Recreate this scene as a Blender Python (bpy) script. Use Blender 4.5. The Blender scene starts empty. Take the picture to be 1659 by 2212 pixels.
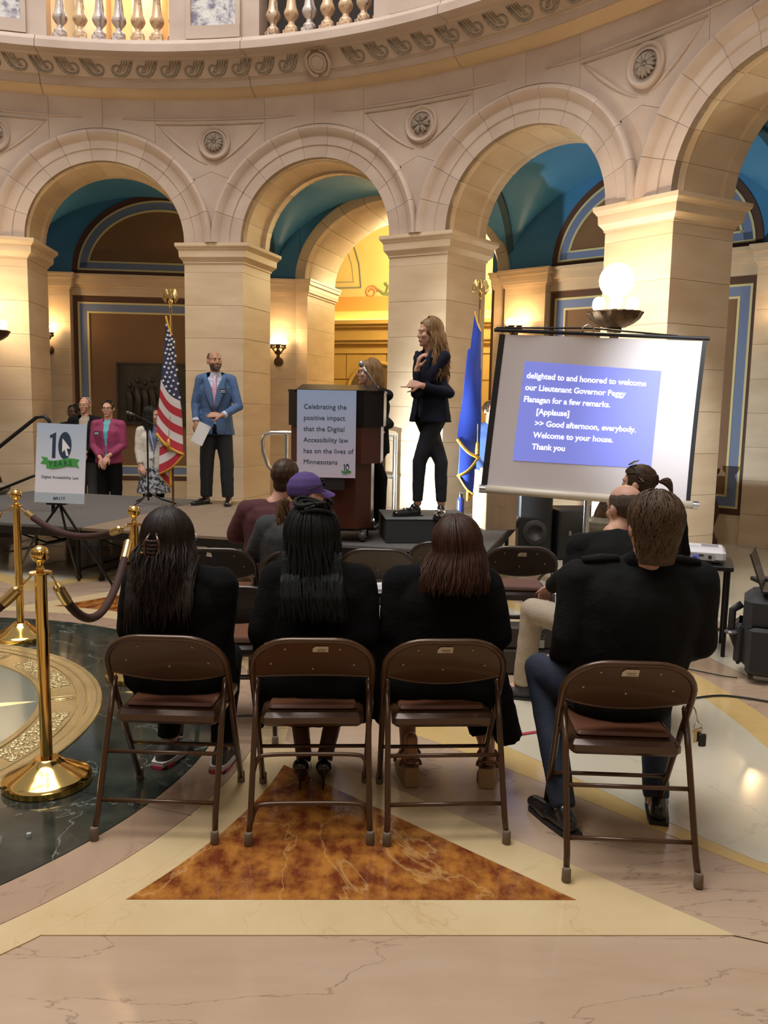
import bpy, math, random
import numpy as np
from math import sin, cos, pi, radians, sqrt, atan2, hypot
from mathutils import Vector, Matrix
random.seed(7); np.random.seed(7)
scn = bpy.context.scene
# ---------------------------------------------------------------- camera
CAM_H = 1.62
cd = bpy.data.cameras.new('camera'); cam = bpy.data.objects.new('camera', cd)
scn.collection.objects.link(cam); scn.camera = cam
_p, _r = radians(7.18), radians(1.06)
_f = Vector((0, cos(_p), -sin(_p))); _u = Vector((0, sin(_p), cos(_p))); _x = Vector((1, 0, 0))
_R = _x*cos(_r) + _u*sin(_r); _U = -_x*sin(_r) + _u*cos(_r)
cam.matrix_world = Matrix(((_R.x, _U.x, -_f.x, 0), (_R.y, _U.y, -_f.y, 0), (_R.z, _U.z, -_f.z, CAM_H), (0, 0, 0, 1)))
cd.sensor_fit = 'VERTICAL'; cd.sensor_height = 36.0; cd.lens = 1790/2212*36.0
cd.clip_start = .05; cd.clip_end = 100
# ---------------------------------------------------------------- world, lights, exposure
w = bpy.data.worlds.new('world'); scn.world = w; w.use_nodes = True
w.node_tree.nodes['Background'].inputs[0].default_value = (.86, .85, .9, 1)
w.node_tree.nodes['Background'].inputs[1].default_value = .38
scn.view_settings.view_transform = 'Standard'; scn.view_settings.look = 'None'
scn.view_settings.gamma = 1; scn.view_settings.use_curve_mapping = False
scn.view_settings.exposure = 0.0
scn.cycles.max_bounces = 6; scn.cycles.diffuse_bounces = 3; scn.cycles.glossy_bounces = 3
scn.cycles.transmission_bounces = 4; scn.cycles.sample_clamp_indirect = 4; scn.cycles.use_denoising = True
scn.cycles.caustics_reflective = False; scn.cycles.caustics_refractive = False
def lamp(kind, loc, power, col, size=.1, target=None, spot=None, blend=.3):
    l = bpy.data.lights.new('light', kind); l.energy = power; l.color = col
    o = bpy.data.objects.new(kind.lower()+'_light', l); scn.collection.objects.link(o); o.location = loc
    if kind == 'AREA': l.shape = 'DISK'; l.size = size
    else: l.shadow_soft_size = size
    if target is not None: o.rotation_euler = (Vector(target)-Vector(loc)).to_track_quat('-Z', 'Y').to_euler()
    if spot: l.spot_size = radians(spot); l.spot_blend = blend
    return o
WARM = (1, .62, .28); COOL = (.86, .93, 1)
CX, CY = -2.961, 3.934; A0 = 6.38; SP = 22.5; RP = 6.83; HC = 3.616; DW = 9.637
lamp('AREA', (CX, CY, 13.5), 1700, (1, .97, .93), 8.5)                      # daylight from the dome
lamp('AREA', (1.5, -3.5, 8.5), 330, (1, .86, .72), 4.5, (0.5, 7, 3))                 # fill light added behind the camera to brighten the foreground
lamp('SPOT', (-.36, 8.3, .66), 620, (.85, .96, 1), .05, (1.2, 9.0, .9), 118, .6)     # lamp standing behind the lectern
# ---------------------------------------------------------------- object helpers
COL = scn.collection
def link(o, parent=None):
    COL.objects.link(o)
    if parent is not None: o.parent = parent
    return o
def tag(o, label=None, cat=None, group=None, kind=None):
    if label: o['label'] = label
    if cat: o['category'] = cat
    if group: o['group'] = group
    if kind: o['kind'] = kind
    return o
def thing(name, label, cat, loc=(0, 0, 0), rz=0, group=None, kind=None):
    o = bpy.data.objects.new(name, None); COL.objects.link(o); o.empty_display_size = .1
    o.location = loc; o.rotation_euler = (0, 0, rz)
    return tag(o, label, cat, group, kind)
def copy_tree(o, parent=None):
    c = o.copy(); COL.objects.link(c)
    if parent is not None: c.parent = parent
    for ch in list(o.children): copy_tree(ch, c)
    return c
class MB:
    def __init__(s): s.v = []; s.f = []; s.m = []
    def add(s, V, Fc, mi=0):
        b = len(s.v); s.v.extend([tuple(map(float, p)) for p in V]); s.f.extend([tuple(i+b for i in f) for f in Fc]); s.m.extend([mi]*len(Fc)); return s
    def box(s, c, d, rz=0, mi=0, M=None):
        hx, hy, hz = d[0]/2, d[1]/2, d[2]/2
        V = [(x, y, z) for z in (-hz, hz) for x, y in ((-hx, -hy), (hx, -hy), (hx, hy), (-hx, hy))]
        if M is not None: V = [tuple(M@Vector(p)) for p in V]
        elif rz: V = [(x*cos(rz)-y*sin(rz), x*sin(rz)+y*cos(rz), z) for x, y, z in V]
        return s.add([(x+c[0], y+c[1], z+c[2]) for x, y, z in V], [(3, 2, 1, 0), (4, 5, 6, 7), (0, 1, 5, 4), (1, 2, 6, 5), (2, 3, 7, 6), (3, 0, 4, 7)], mi)
    def bbox(s, c, d, b=.01, rz=0, mi=0):
        # box with chamfered edges
        hx, hy, hz = d[0]/2, d[1]/2, d[2]/2; b = min(b, hx*.9, hy*.9, hz*.9)
        def ring(x, y, z, cc): return [(x-cc, -y, z), (x, -y+cc, z), (x, y-cc, z), (x-cc, y, z), (-x+cc, y, z), (-x, y-cc, z), (-x, -y+cc, z), (-x+cc, -y, z)]
        R = [ring(hx-b, hy-b, -hz, b*.6), ring(hx, hy, -hz+b, b), ring(hx, hy, hz-b, b), ring(hx-b, hy-b, hz, b*.6)]
        V = [p for r in R for p in r]
        if rz: V = [(x*cos(rz)-y*sin(rz), x*sin(rz)+y*cos(rz), z) for x, y, z in V]
        Fc = [(tuple(range(7, -1, -1))), tuple(range(24, 32))]
        for k in range(3): Fc += [(k*8+i, k*8+(i+1) % 8, k*8+8+(i+1) % 8, k*8+8+i) for i in range(8)]
        return s.add([(x+c[0], y+c[1], z+c[2]) for x, y, z in V], Fc, mi)
    def tube(s, P, r, n=8, closed=False, mi=0, wide=1, side=None, caps=True):
        P = [Vector(p) for p in P]; N = len(P); rr = r if hasattr(r, '__len__') else [r]*N
        V = []; up = None
        for i, p in enumerate(P):
            t = (P[(i+1) % N]-P[i-1]) if closed else (P[min(i+1, N-1)]-P[max(i-1, 0)])
            if t.length < 1e-9: t = Vector((0, 0, 1))
            t.normalize()
            if up is None:
                ref = Vector(side) if side else (Vector((0, 0, 1)) if abs(t.z) < .9 else Vector((0, 1, 0)))
                up = ref
            a = (up - t*up.dot(t))
            if a.length < 1e-6: a = t.orthogonal()
            a.normalize(); up = a; b = t.cross(a)
            for k in range(n):
                an = 2*pi*k/n; V.append(p + a*(cos(an)*rr[i]*wide) + b*(sin(an)*rr[i]))
        Fc = []
        for i in range(N if closed else N-1):
            j = (i+1) % N
            Fc += [(i*n+k, i*n+(k+1) % n, j*n+(k+1) % n, j*n+k) for k in range(n)]
        if caps and not closed: Fc += [tuple(range(n-1, -1, -1)), tuple(range((N-1)*n, N*n))]
        return s.add(V, Fc, mi)
    def cyl(s, a, b, r, r2=None, n=16, mi=0): return s.tube([a, b], [r, r if r2 is None else r2], n, mi=mi)
    def lathe(s, prof, c=(0, 0, 0), n=24, mi=0, M=None, flute=0, nf=0):
        V = []; N = len(prof)
        for (r, z) in prof:
            for k in range(n):
                a = 2*pi*k/n; q = r*(1+flute*cos(nf*a)) if flute else r
                V.append(Vector((q*cos(a), q*sin(a), z)))
        if M is not None: V = [M@p for p in V]
        Fc = [(i*n+k, i*n+(k+1) % n, (i+1)*n+(k+1) % n, (i+1)*n+k) for i in range(N-1) for k in range(n)]
        if prof[0][0] > 1e-5: Fc.append(tuple(range(n-1, -1, -1)))
        if prof[-1][0] > 1e-5: Fc.append(tuple(range((N-1)*n, N*n)))
        return s.add([(p[0]+c[0], p[1]+c[1], p[2]+c[2]) for p in V], Fc, mi)
    def prism(s, poly, z0, z1, mi=0):
        n = len(poly); V = [(x, y, z0) for x, y in poly]+[(x, y, z1) for x, y in poly]
        return s.add(V, [tuple(range(n-1, -1, -1)), tuple(range(n, 2*n))]+[(i, (i+1) % n, n+(i+1) % n, n+i) for i in range(n)], mi)
    def grid(s, G, mi=0, flip=False):
        r, c = len(G), len(G[0]); V = [p for row in G for p in row]
        Fc = [(i*c+j, i*c+j+1, (i+1)*c+j+1, (i+1)*c+j) for i in range(r-1) for j in range(c-1)]
        if flip: Fc = [f[::-1] for f in Fc]
        return s.add(V, Fc, mi)
    def ell(s, c, r, n=12, mi=0, M=None):
        V = []; m = n//2
        for i in range(m+1):
            th = pi*i/m
            for k in range(n):
                a = 2*pi*k/n; V.append(Vector((r[0]*sin(th)*cos(a), r[1]*sin(th)*sin(a), r[2]*cos(th))))
        if M is not None: V = [M@p for p in V]
        return s.add([(p[0]+c[0], p[1]+c[1], p[2]+c[2]) for p in V], [(i*n+k, (i+1)*n+k, (i+1)*n+(k+1) % n, i*n+(k+1) % n) for i in range(m) for k in range(n)], mi)
    def mesh(s, name='mesh', mats=(), smooth=False, recalc=False):
        me = bpy.data.meshes.new(name); me.from_pydata(s.v, [], s.f); me.update()
        for m in mats: me.materials.append(m)
        if len(mats) > 1: me.polygons.foreach_set('material_index', s.m)
        if smooth:
            if smooth is True: me.polygons.foreach_set('use_smooth', [True]*len(me.polygons))
            else: me.shade_smooth(); me.set_sharp_from_angle(angle=radians(smooth))
        return me
    def build(s, name, mats, parent=None, smooth=False, loc=None, rz=0):
        if not isinstance(mats, (list, tuple)): mats = [mats]
        o = bpy.data.objects.new(name, s.mesh(name, mats, smooth)); link(o, parent)
        if loc is not None: o.location = loc
        if rz: o.rotation_euler = (0, 0, rz)
        return o
def obj(name, me, parent=None, loc=None):
    o = bpy.data.objects.new(name, me); link(o, parent)
    if loc is not None: o.location = loc
    return o
# ---------------------------------------------------------------- materials
MATS = {}
def mat(name, col, rough=.6, metal=0., noise=None, bump=None, emit=None, spec=None, coat=0, trans=0, alpha=None, sheen=0):
    """noise=(scale, colour2, contrast, stretch)  bump=(scale, strength)"""
    if name in MATS: return MATS[name]
    m = bpy.data.materials.new(name); MATS[name] = m; m.use_nodes = True; nt = m.node_tree; b = nt.nodes['Principled BSDF']
    L = nt.links.new
    b.inputs['Base Color'].default_value = (*col, 1); b.inputs['Roughness'].default_value = rough; b.inputs['Metallic'].default_value = metal
    if spec is not None: b.inputs['Specular IOR Level'].default_value = spec
    if coat: b.inputs['Coat Weight'].default_value = coat; b.inputs['Coat Roughness'].default_value = .08
    if trans: b.inputs['Transmission Weight'].default_value = trans
    if sheen: b.inputs['Sheen Weight'].default_value = sheen
    if emit: b.inputs['Emission Color'].default_value = (*emit[0], 1); b.inputs['Emission Strength'].default_value = emit[1]
    if noise or bump:
        tc = nt.nodes.new('ShaderNodeTexCoord')
    if noise:
        sc, c2, con, st = (list(noise)+[1, (1, 1, 1)])[:4] if len(noise) < 4 else noise
        mp = nt.nodes.new('ShaderNodeMapping'); mp.inputs['Scale'].default_value = st; L(tc.outputs['Object'], mp.inputs[0])
        oi = nt.nodes.new('ShaderNodeObjectInfo'); va = nt.nodes.new('ShaderNodeVectorMath'); va.operation = 'MULTIPLY_ADD'
        va.inputs[1].default_value = (37, 51, 23); va.inputs[2].default_value = (0, 0, 0)
        L(oi.outputs['Random'], va.inputs[0]); ad = nt.nodes.new('ShaderNodeVectorMath'); L(mp.outputs[0], ad.inputs[0]); L(va.outputs[0], ad.inputs[1])
        n = nt.nodes.new('ShaderNodeTexNoise'); n.inputs['Scale'].default_value = sc; n.inputs['Detail'].default_value = 6; L(ad.outputs[0], n.inputs['Vector'])
        r = nt.nodes.new('ShaderNodeValToRGB'); r.color_ramp.elements[0].position = .5-.22/con; r.color_ramp.elements[1].position = .5+.22/con
        r.color_ramp.elements[0].color = (*col, 1); r.color_ramp.elements[1].color = (*c2, 1)
        L(n.outputs['Fac'], r.inputs[0]); L(r.outputs[0], b.inputs['Base Color'])
    if bump:
        n2 = nt.nodes.new('ShaderNodeTexNoise'); n2.inputs['Scale'].default_value = bump[0]; n2.inputs['Detail'].default_value = 4; L(tc.outputs['Object'], n2.inputs['Vector'])
        bp = nt.nodes.new('ShaderNodeBump'); bp.inputs['Strength'].default_value = bump[1]; bp.inputs['Distance'].default_value = .01; L(n2.outputs['Fac'], bp.inputs['Height']); L(bp.outputs[0], b.inputs['Normal'])
    return m
def veined(name, base, c2, vein, rough=.12, scale=2.0, vs=1.5, vw=.03, stretch=(1, 1, 1), vamt=1.0, con=1.0):
    """polished marble: cloudy base with thin veins"""
    m = mat(name, base, rough); nt = m.node_tree; b = nt.nodes['Principled BSDF']; L = nt.links.new
    tc = nt.nodes.new('ShaderNodeTexCoord'); mp = nt.nodes.new('ShaderNodeMapping'); mp.inputs['Scale'].default_value = stretch; L(tc.outputs['Object'], mp.inputs[0])
    n = nt.nodes.new('ShaderNodeTexNoise'); n.inputs['Scale'].default_value = scale; n.inputs['Detail'].default_value = 8; n.inputs['Roughness'].default_value = .62; L(mp.outputs[0], n.inputs['Vector'])
    r = nt.nodes.new('ShaderNodeValToRGB'); r.color_ramp.elements[0].position = .5-.2/con; r.color_ramp.elements[1].position = .5+.2/con
    r.color_ramp.elements[0].color = (*base, 1); r.color_ramp.elements[1].color = (*c2, 1); L(n.outputs['Fac'], r.inputs[0])
    n3 = nt.nodes.new('ShaderNodeTexNoise'); n3.inputs['Scale'].default_value = vs; n3.inputs['Detail'].default_value = 9; n3.inputs['Roughness'].default_value = .55; n3.inputs['Distortion'].default_value = .6
    L(mp.outputs[0], n3.inputs['Vector'])
    s1 = nt.nodes.new('ShaderNodeMath'); s1.operation = 'SUBTRACT'; s1.inputs[1].default_value = .5; L(n3.outputs['Fac'], s1.inputs[0])
    s2 = nt.nodes.new('ShaderNodeMath'); s2.operation = 'ABSOLUTE'; L(s1.outputs[0], s2.inputs[0])
    r2 = nt.nodes.new('ShaderNodeMapRange'); r2.inputs['From Min'].default_value = 0; r2.inputs['From Max'].default_value = vw; r2.inputs['To Min'].default_value = vamt; r2.inputs['To Max'].default_value = 0; L(s2.outputs[0], r2.inputs['Value'])
    mx = nt.nodes.new('ShaderNodeMix'); mx.data_type = 'RGBA'; L(r2.outputs['Result'], mx.inputs['Factor']); L(r.outputs[0], mx.inputs['A']); mx.inputs['B'].default_value = (*vein, 1)
    L(mx.outputs['Result'], b.inputs['Base Color'])
    return m
STONE = mat('limestone', (.50, .37, .235), .45, noise=(1.6, (.60, .47, .32), 1.2, (1, 1, 3.5)), bump=(30, .08))
STONE_P = mat('limestone_pink', (.42, .315, .25), .5, noise=(1.8, (.51, .405, .33), 1.1, (1, 1, 1.6)), bump=(30, .08))
STONE_R = mat('limestone_roll', (.52, .37, .23), .4, noise=(2., (.60, .45, .29), 1.1, (1, 1, 1)))
JOINT = mat('stone_joint', (.17, .12, .085), .9)
STONE_D = mat('limestone_shadowed_band', (.30, .215, .14), .6, noise=(3, (.38, .28, .19), 1, (1, 1, 1)))  # darker copy of the limestone, shade put into its colour
CARVE = mat('carved_relief', (.33, .27, .21), .75, noise=(40, (.20, .165, .13), 1.4, (1, 1, 1)))
BROWNW = mat('painted_brown', (.165, .085, .036), .7, noise=(2, (.20, .105, .045), 1, (1, 1, 1)))
DKBROWN = mat('painted_dark_brown', (.085, .036, .02), .7)
BLUEB = mat('painted_blue_band', (.155, .20, .33), .7)
CREAMB = mat('painted_cream_line', (.60, .52, .26), .6)
TEAL = mat('painted_teal_vault', (.045, .19, .36), .45, noise=(2, (.055, .215, .40), 1, (1, 1, 1)))
TEALD = mat('teal_rib_shadow', (.02, .06, .085), .6)  # dark tone puts the transverse arches' shadow into the rib colour
BRASS = mat('polished_brass', (.80, .52, .16), .13, 1.0)
BRASSD = mat('aged_brass', (.62, .46, .20), .28, 1.0)
BRONZE = mat('dark_bronze', (.07, .04, .02), .45, .8, noise=(14, (.13, .075, .035), 1.2, (1, 1, 1)))
BLACKM = mat('black_metal', (.02, .02, .022), .4, .6)
BLACKP = mat('black_plastic', (.015, .015, .017), .45)
CHROME = mat('brushed_aluminium', (.72, .75, .78), .25, 1.0)
CHAIRM = mat('brown_enamel_steel', (.074, .035, .016), .3, .25, coat=.3)
CHAIRD = mat('dark_enamel_steel', (.04, .028, .022), .3, .25, coat=.4)
SEATP = mat('brown_vinyl_seat', (.13, .052, .028), .38)
RUBBER = mat('tan_rubber', (.16, .12, .085), .7)
RIVET = mat('rivet_steel', (.45, .36, .26), .35, .9)
STICK = mat('cream_sticker', (.62, .56, .45), .6)
# ================================================================ floor
F_MAUVE = veined('floor_mauve_marble', (.43, .30, .20), (.50, .37, .265), (.22, .14, .105), .13, 1.2, .9, .006, (1, 4, 1), .75)
F_MAUVE2 = veined('floor_mauve_ring_marble', (.37, .25, .175), (.43, .305, .215), (.25, .155, .12), .13, 1.6, 1.1, .008, (1.4, 1, 1), .5)
F_CREAM = veined('floor_cream_marble', (.58, .43, .23), (.66, .52, .31), (.45, .30, .14), .12, 2.2, 1.3, .004, (1, 1, 1), .4)
F_YEL = veined('floor_yellow_marble', (.56, .38, .145), (.64, .46, .20), (.5, .32, .12), .12, 3, 2, .004, (1, 1, 1), .3)
F_WHITE = veined('floor_pale_marble', (.52, .47, .36), (.60, .55, .43), (.42, .36, .26), .11, 1.2, .8, .004, (1, 1, 1), .5)
F_GREEN = veined('floor_green_marble', (.012, .016, .014), (.055, .062, .048), (.30, .31, .27), .1, 5, 1.4, .004, (1, 1, 1), .6, .9)
F_BRECC = veined('floor_amber_breccia', (.15, .035, .013), (.42, .17, .035), (.58, .36, .14), .11, 11.0, 1.4, .008, (1.15, .8, 1), .5, 1.7)
F_GREY = mat('floor_grey_glass', (.10, .135, .125), .25)
def P2(r, a): return (CX+r*cos(radians(a)), CY+r*sin(radians(a)))
floor = thing('floor', None, None, (0, 0, 0)); tag(floor, kind='structure')
def inlay(name, poly, z, m): 
    o = MB().prism(poly, -.06, z, 0).build(name, m, floor); return o
def ringpoly(r0, r1, a0, a1, n=24):
    return [P2(r1, a0+(a1-a0)*i/n) for i in range(n+1)]+[P2(r0, a1-(a1-a0)*i/n) for i in range(n+1)]
def disc(r, n=96): return [P2(r, 360*i/n) for i in range(n)]
MB().prism(disc(12.9, 128), -.2, -.05).build('subfloor', F_MAUVE, floor)
for k in range(16):   # outer pale paving of the ambulatory and rings, cut in sixteen
    a = -20.4+22.5*k
    inlay('paving_slab', ringpoly(6.12, 12.85, a+.03, a+22.47, 12), 0, F_WHITE)
    inlay('mauve_ring_slab', ringpoly(5.96, 6.115, a+.03, a+22.47, 8), 0, F_MAUVE2)
# field between the star and the ring: pale marble petals bordered yellow and mauve
for k in range(8):
    c = 2.1+45*k
    inlay('mauve_field_slab', ringpoly(2.155, 5.955, c-22.45, c+22.45, 24), -.0035, F_MAUVE)
    def petal(off):
        pts = []
        apx = 3.05+off*1.6
        for i in range(13):
            t = -1+2*i/12; ang = c+t*(19.2-off*7)
            pts.append(P2(5.06-off*.9+(.0), ang))
        side = []
        for i in range(1, 11):
            s_ = i/11; ang = c+(19.2-off*7)*(1-s_)**1.0; rr = (5.0-off*.9)+(apx-(5.0-off*.9))*s_**.62
            side.append((rr, ang))
        return pts+[P2(r_, a_) for r_, a_ in side]+[P2(apx, c)]+[P2(r_, 2*c-a_) for r_, a_ in side[::-1]]
    inlay('yellow_border_slab', petal(0), -.002, F_YEL)
    inlay('pale_petal_slab', petal(.22), -.0005, F_WHITE)
    inlay('pale_ring_slab', ringpoly(5.36, 5.952, c-22.45, c+22.45, 16), -.001, F_WHITE)
def starpoint(rap, rin, c):
    # one point of the eight-pointed star: straight flanks meeting an inner arc
    h = radians(22.0); ap = P2(rap, c); e = radians(c)
    pts = []
    for s_ in (-1, 1):
        d = (cos(e+pi-s_*h), sin(e+pi-s_*h))
        t = 0
        while hypot(ap[0]+d[0]*t-CX, ap[1]+d[1]*t-CY) > rin and t < 5: t += .005
        pts.append((ap[0]+d[0]*t, ap[1]+d[1]*t))
    a1 = math.degrees(atan2(pts[0][1]-CY, pts[0][0]-CX)); a2 = math.degrees(atan2(pts[1][1]-CY, pts[1][0]-CX))
    a1 = c+((a1-c+180) % 360-180); a2 = c+((a2-c+180) % 360-180)
    arc = [P2(rin, a2+(a1-a2)*i/14) for i in range(15)]
    return [ap]+arc[::1] if False else [ap]+[P2(rin, a2+(a1-a2)*i/14) for i in range(15)]
def orient(p):
    A = sum(p[i][0]*p[(i+1) % len(p)][1]-p[(i+1) % len(p)][0]*p[i][1] for i in range(len(p)))
    return p if A > 0 else p[::-1]
for k in range(8):
    c = -20.4+45*k
    inlay('cream_star_slab', orient(starpoint(4.36, 2.37, c)), 0, F_CREAM)
    inlay('amber_triangle_slab', orient(starpoint(3.87, 2.55, c)), .0012, F_BRECC)
for k in range(16):
    a = -20.4+22.5*k
    inlay('cream_ring_slab', ringpoly(2.36, 2.5, a+.05, a+22.45, 8), .0004, F_CREAM)
    inlay('mauve_arc_slab', ringpoly(2.152, 2.357, a+.05, a+22.45, 8), .0004, F_MAUVE2)
for k in range(8): inlay('green_marble_slab', ringpoly(1.5, 2.148, -20.4+45*k, 24.5+45*k, 14), .0008, F_GREEN)
# brass medallion with the glass star
BRM = mat('pale_worn_brass', (.50, .385, .185), .42, .85, noise=(5, (.62, .49, .26), 1, (1, 1, 1)), bump=(60, .25))
def medring(name, prof, par=floor):
    n = 160; m = MB(); m.grid([[(r*cos(2*pi*i/n), r*sin(2*pi*i/n), z) for i in range(n+1)] for r, z in prof]); return m.build(name, BRM, par, smooth=12, loc=(CX, CY, 0))
medring('brass_outer_rim', [(1.5, 0), (1.5, .007), (1.492, .012), (1.478, .012), (1.47, .007), (1.437, .006), (1.43, .011), (1.42, .011), (1.414, .005), (1.383, .005), (1.378, .010), (1.368, .010), (1.364, .003)])
medring('brass_band', [(1.366, .003), (1.205, .003)])
medring('brass_inner_rim', [(1.208, .003), (1.205, .010), (1.19, .012), (1.175, .010), (1.168, .003), (1.168, 0)])
inlay('grey_glass_disc', disc(1.17), .002, F_GREY)
random.seed(3)
lf = MB()
for k in range(4200):    # cast foliage between the rims
    a = random.uniform(0, 2*pi); r = random.uniform(1.225, 1.35)
    if ((math.degrees(a)-20) % 45) > 35.5 or ((math.degrees(a)-20) % 45) < 9.5: continue
    x, y = r*cos(a), r*sin(a); q = a+random.choice((-1, 1))*random.uniform(.2, 1.2); l = random.uniform(.012, .022); wd = l*.42
    d = (cos(q), sin(q)); e = (-d[1], d[0])
    lf.add([(x-d[0]*l, y-d[1]*l, .003), (x+e[0]*wd, y+e[1]*wd, .006), (x+d[0]*l, y+d[1]*l, .004), (x-e[0]*wd, y-e[1]*wd, .006), (x, y, .013)], [(0, 4, 1)[::-1], (1, 4, 2)[::-1], (2, 4, 3)[::-1], (3, 4, 0)[::-1]])
tag(lf.build('cast_foliage', BRM, floor, smooth=True, loc=(CX, CY, 0)), kind='stuff')
for k in range(8):      # raised rays of the star, ending in an oval boss on the rim
    c = radians(20+45*k); ry = MB(); d = Vector((cos(c), sin(c), 0)); e = Vector((-sin(c), cos(c), 0))
    for j in range(9):
        f0 = (j-4)/9; w0 = .021
        ry.add([d*.12+e*(f0*.30-w0*.7), d*.12+e*(f0*.30+w0*.7), d*1.165+e*(f0*.012), d*.35+e*(f0*.235)+Vector((0, 0, .006))], [(0, 1, 3), (1, 2, 3), (2, 0, 3)])
    b_ = ry.build('brass_ray', BRM, floor, loc=(CX, CY, .003))
    ov = MB(); ov.tube([d*(1.285+.075*cos(q))+e*(.034*sin(q))+Vector((0, 0, .004)) for q in [2*pi*i/28 for i in range(28)]], .004, 6, closed=True); ov.ell(d*1.285+Vector((0, 0, .002)), (.018, .018, .007), 14); ov.tube([d*(1.23+.11*t)+Vector((0, 0, .004)) for t in (0, .3, .7, 1)], [.002, .015, .015, .002], 8, wide=.4, side=(0, 0, 1))
    ov.build('oval_boss', BRM, floor, smooth=True, loc=(CX, CY, 0))
# ================================================================ rotunda arcade
def ndir(a): a = radians(a); return Vector((sin(a), cos(a), 0))
def tdir(a): a = radians(a); return Vector((cos(a), -sin(a), 0))
C3 = Vector((CX, CY, 0))
arcade = thing('wall_arcade', None, None); tag(arcade, kind='structure')
HWS = .378; DEP = .78
HB = RP*radians(SP/2)
def pier_ring(a, e, z, hw=HWS, dep=DEP):
    nL, nR = ndir(a-SP/2), ndir(a+SP/2); t = tdir(a); n = ndir(a); c = C3+n*(RP-e)
    # fronts
    cosd = cos(radians(SP/2)); 
    fl = c-t*(hw+e/cosd); fr = c+t*(hw+e/cosd)
    k = (dep+2*e)/cosd
    return [tuple((p+Vector((0, 0, z)))) for p in (fl, fr, fr+nR*k, fl+nL*k)]
def ringsolid(mb, rings, mi=0):
    V = [p for r in rings for p in r]; n = 4
    Fc = [(3, 2, 1, 0)[::1], tuple(range(len(V)-4, len(V)))]
    for k in range(len(rings)-1): Fc += [(k*4+i, k*4+(i+1) % 4, k*4+4+(i+1) % 4, k*4+4+i) for i in range(4)]
    return mb.add(V, Fc, mi)
NCO = 8; ZS = 3.27
for k in range(-1, 4):
    a = A0+SP*k
    core = MB(); ringsolid(core, [pier_ring(a, -.012, 0), pier_ring(a, -.012, ZS+.05)])
    pr_ = core.build('pier', JOINT, arcade)
    for j in range(NCO):
        z0, z1 = ZS*j/NCO+.0012, ZS*(j+1)/NCO-.0012; b = .0025
        m = MB(); ringsolid(m, [pier_ring(a, -b, z0), pier_ring(a, 0, z0+b), pier_ring(a, 0, z1-b), pier_ring(a, -b, z1)])
        m.build('stone_block', STONE, pr_)
    cp = MB()
    prof = [(0, ZS), (.0, ZS+.105), (.012, ZS+.107), (.012, ZS+.125), (.022, ZS+.14), (.045, ZS+.17), (.052, ZS+.18), (.052, ZS+.185), (.056, ZS+.26), (.064, ZS+.265), (.075, ZS+.285), (.088, ZS+.30), (.092, ZS+.31), (.092, HC)]
    ringsolid(cp, [pier_ring(a, e, z) for e, z in prof]); cp.build('capital', STONE, pr_)
def bay(a, u, z, q):
    th = u/RP; return tuple(C3+tdir(a)*(RP*sin(th))+ndir(a)*(RP*cos(th)+q)+Vector((0, 0, z)))
RI, RO = .972, 1.338
AP = [(RI, .04), (RI, -.035), (RI+.13, -.04), (RI+.14, -.055), (RI+.235, -.06), (RI+.25, -.075), (RI+.275, -.105), (RI+.315, -.125), (RI+.345, -.11), (RO, -.08), (RO, .04)]
NV = 11
for k in range(-2, 4):
    a = A0+SP*(k+.5)
    for j in range(NV):                                            # archivolt, stone by stone
        t0, t1 = pi*j/NV+.0015, pi*(j+1)/NV-.0015
        m = MB(); G = [[bay(a, -r*cos(t0+(t1-t0)*i/4), HC+r*sin(t0+(t1-t0)*i/4), q) for i in range(5)] for r, q in AP]
        m.grid(G); 
        for e in (0, 4): m.add([g[e] for g in G], [tuple(range(len(G)))])
        m.build('voussoir', STONE_P, arcade, smooth=40)
        s_ = MB()                                                  # soffit stone with a sunk panel
        SPf = [(-.035, 0), (.09, 0), (.105, -.012), (.12, .018), (.62, .018), (.635, -.012), (.65, 0), (.79, 0), (.79, .2)]
        G = [[bay(a, -(RI+d)*cos(t0+(t1-t0)*i/4), HC+(RI+d)*sin(t0+(t1-t0)*i/4), q) for i in range(5)] for q, d in SPf]
        s_.grid(G, flip=True)
        for e in (0, 4): s_.add([g[e] for g in G], [tuple(range(len(G)))])
        s_.build('soffit_stone', STONE, arcade, smooth=40)
    # joint backing behind the stones and ambulatory side of the wall
    m = MB(); G = [[bay(a, -r*cos(pi*i/24), HC+r*sin(pi*i/24), .02) for i in range(25)] for r in (RI+.01, RO+.02)]; m.grid(G)
    G = [[bay(a, -(RI+.022)*cos(pi*i/24), HC+(RI+.022)*sin(pi*i/24), q) for i in range(25)] for q in (.02, .78)]; m.grid(G, flip=True)
    m.build('arch_core', JOINT, arcade)
def rw(z): return RP-.10*max(0, z-HC)/(5.3-HC)
def pmap(a, u, z, q=0):
    th = u/RP; r = rw(z)-q
    return tuple(C3+ndir(a)*(r*cos(th))+tdir(a)*(r*sin(th))+Vector((0, 0, z)))
def za(u):
    d = HB-abs(u); return HC+sqrt(max(0, (RO+.004)**2-d*d)) if d < RO+.004 else HC
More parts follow.
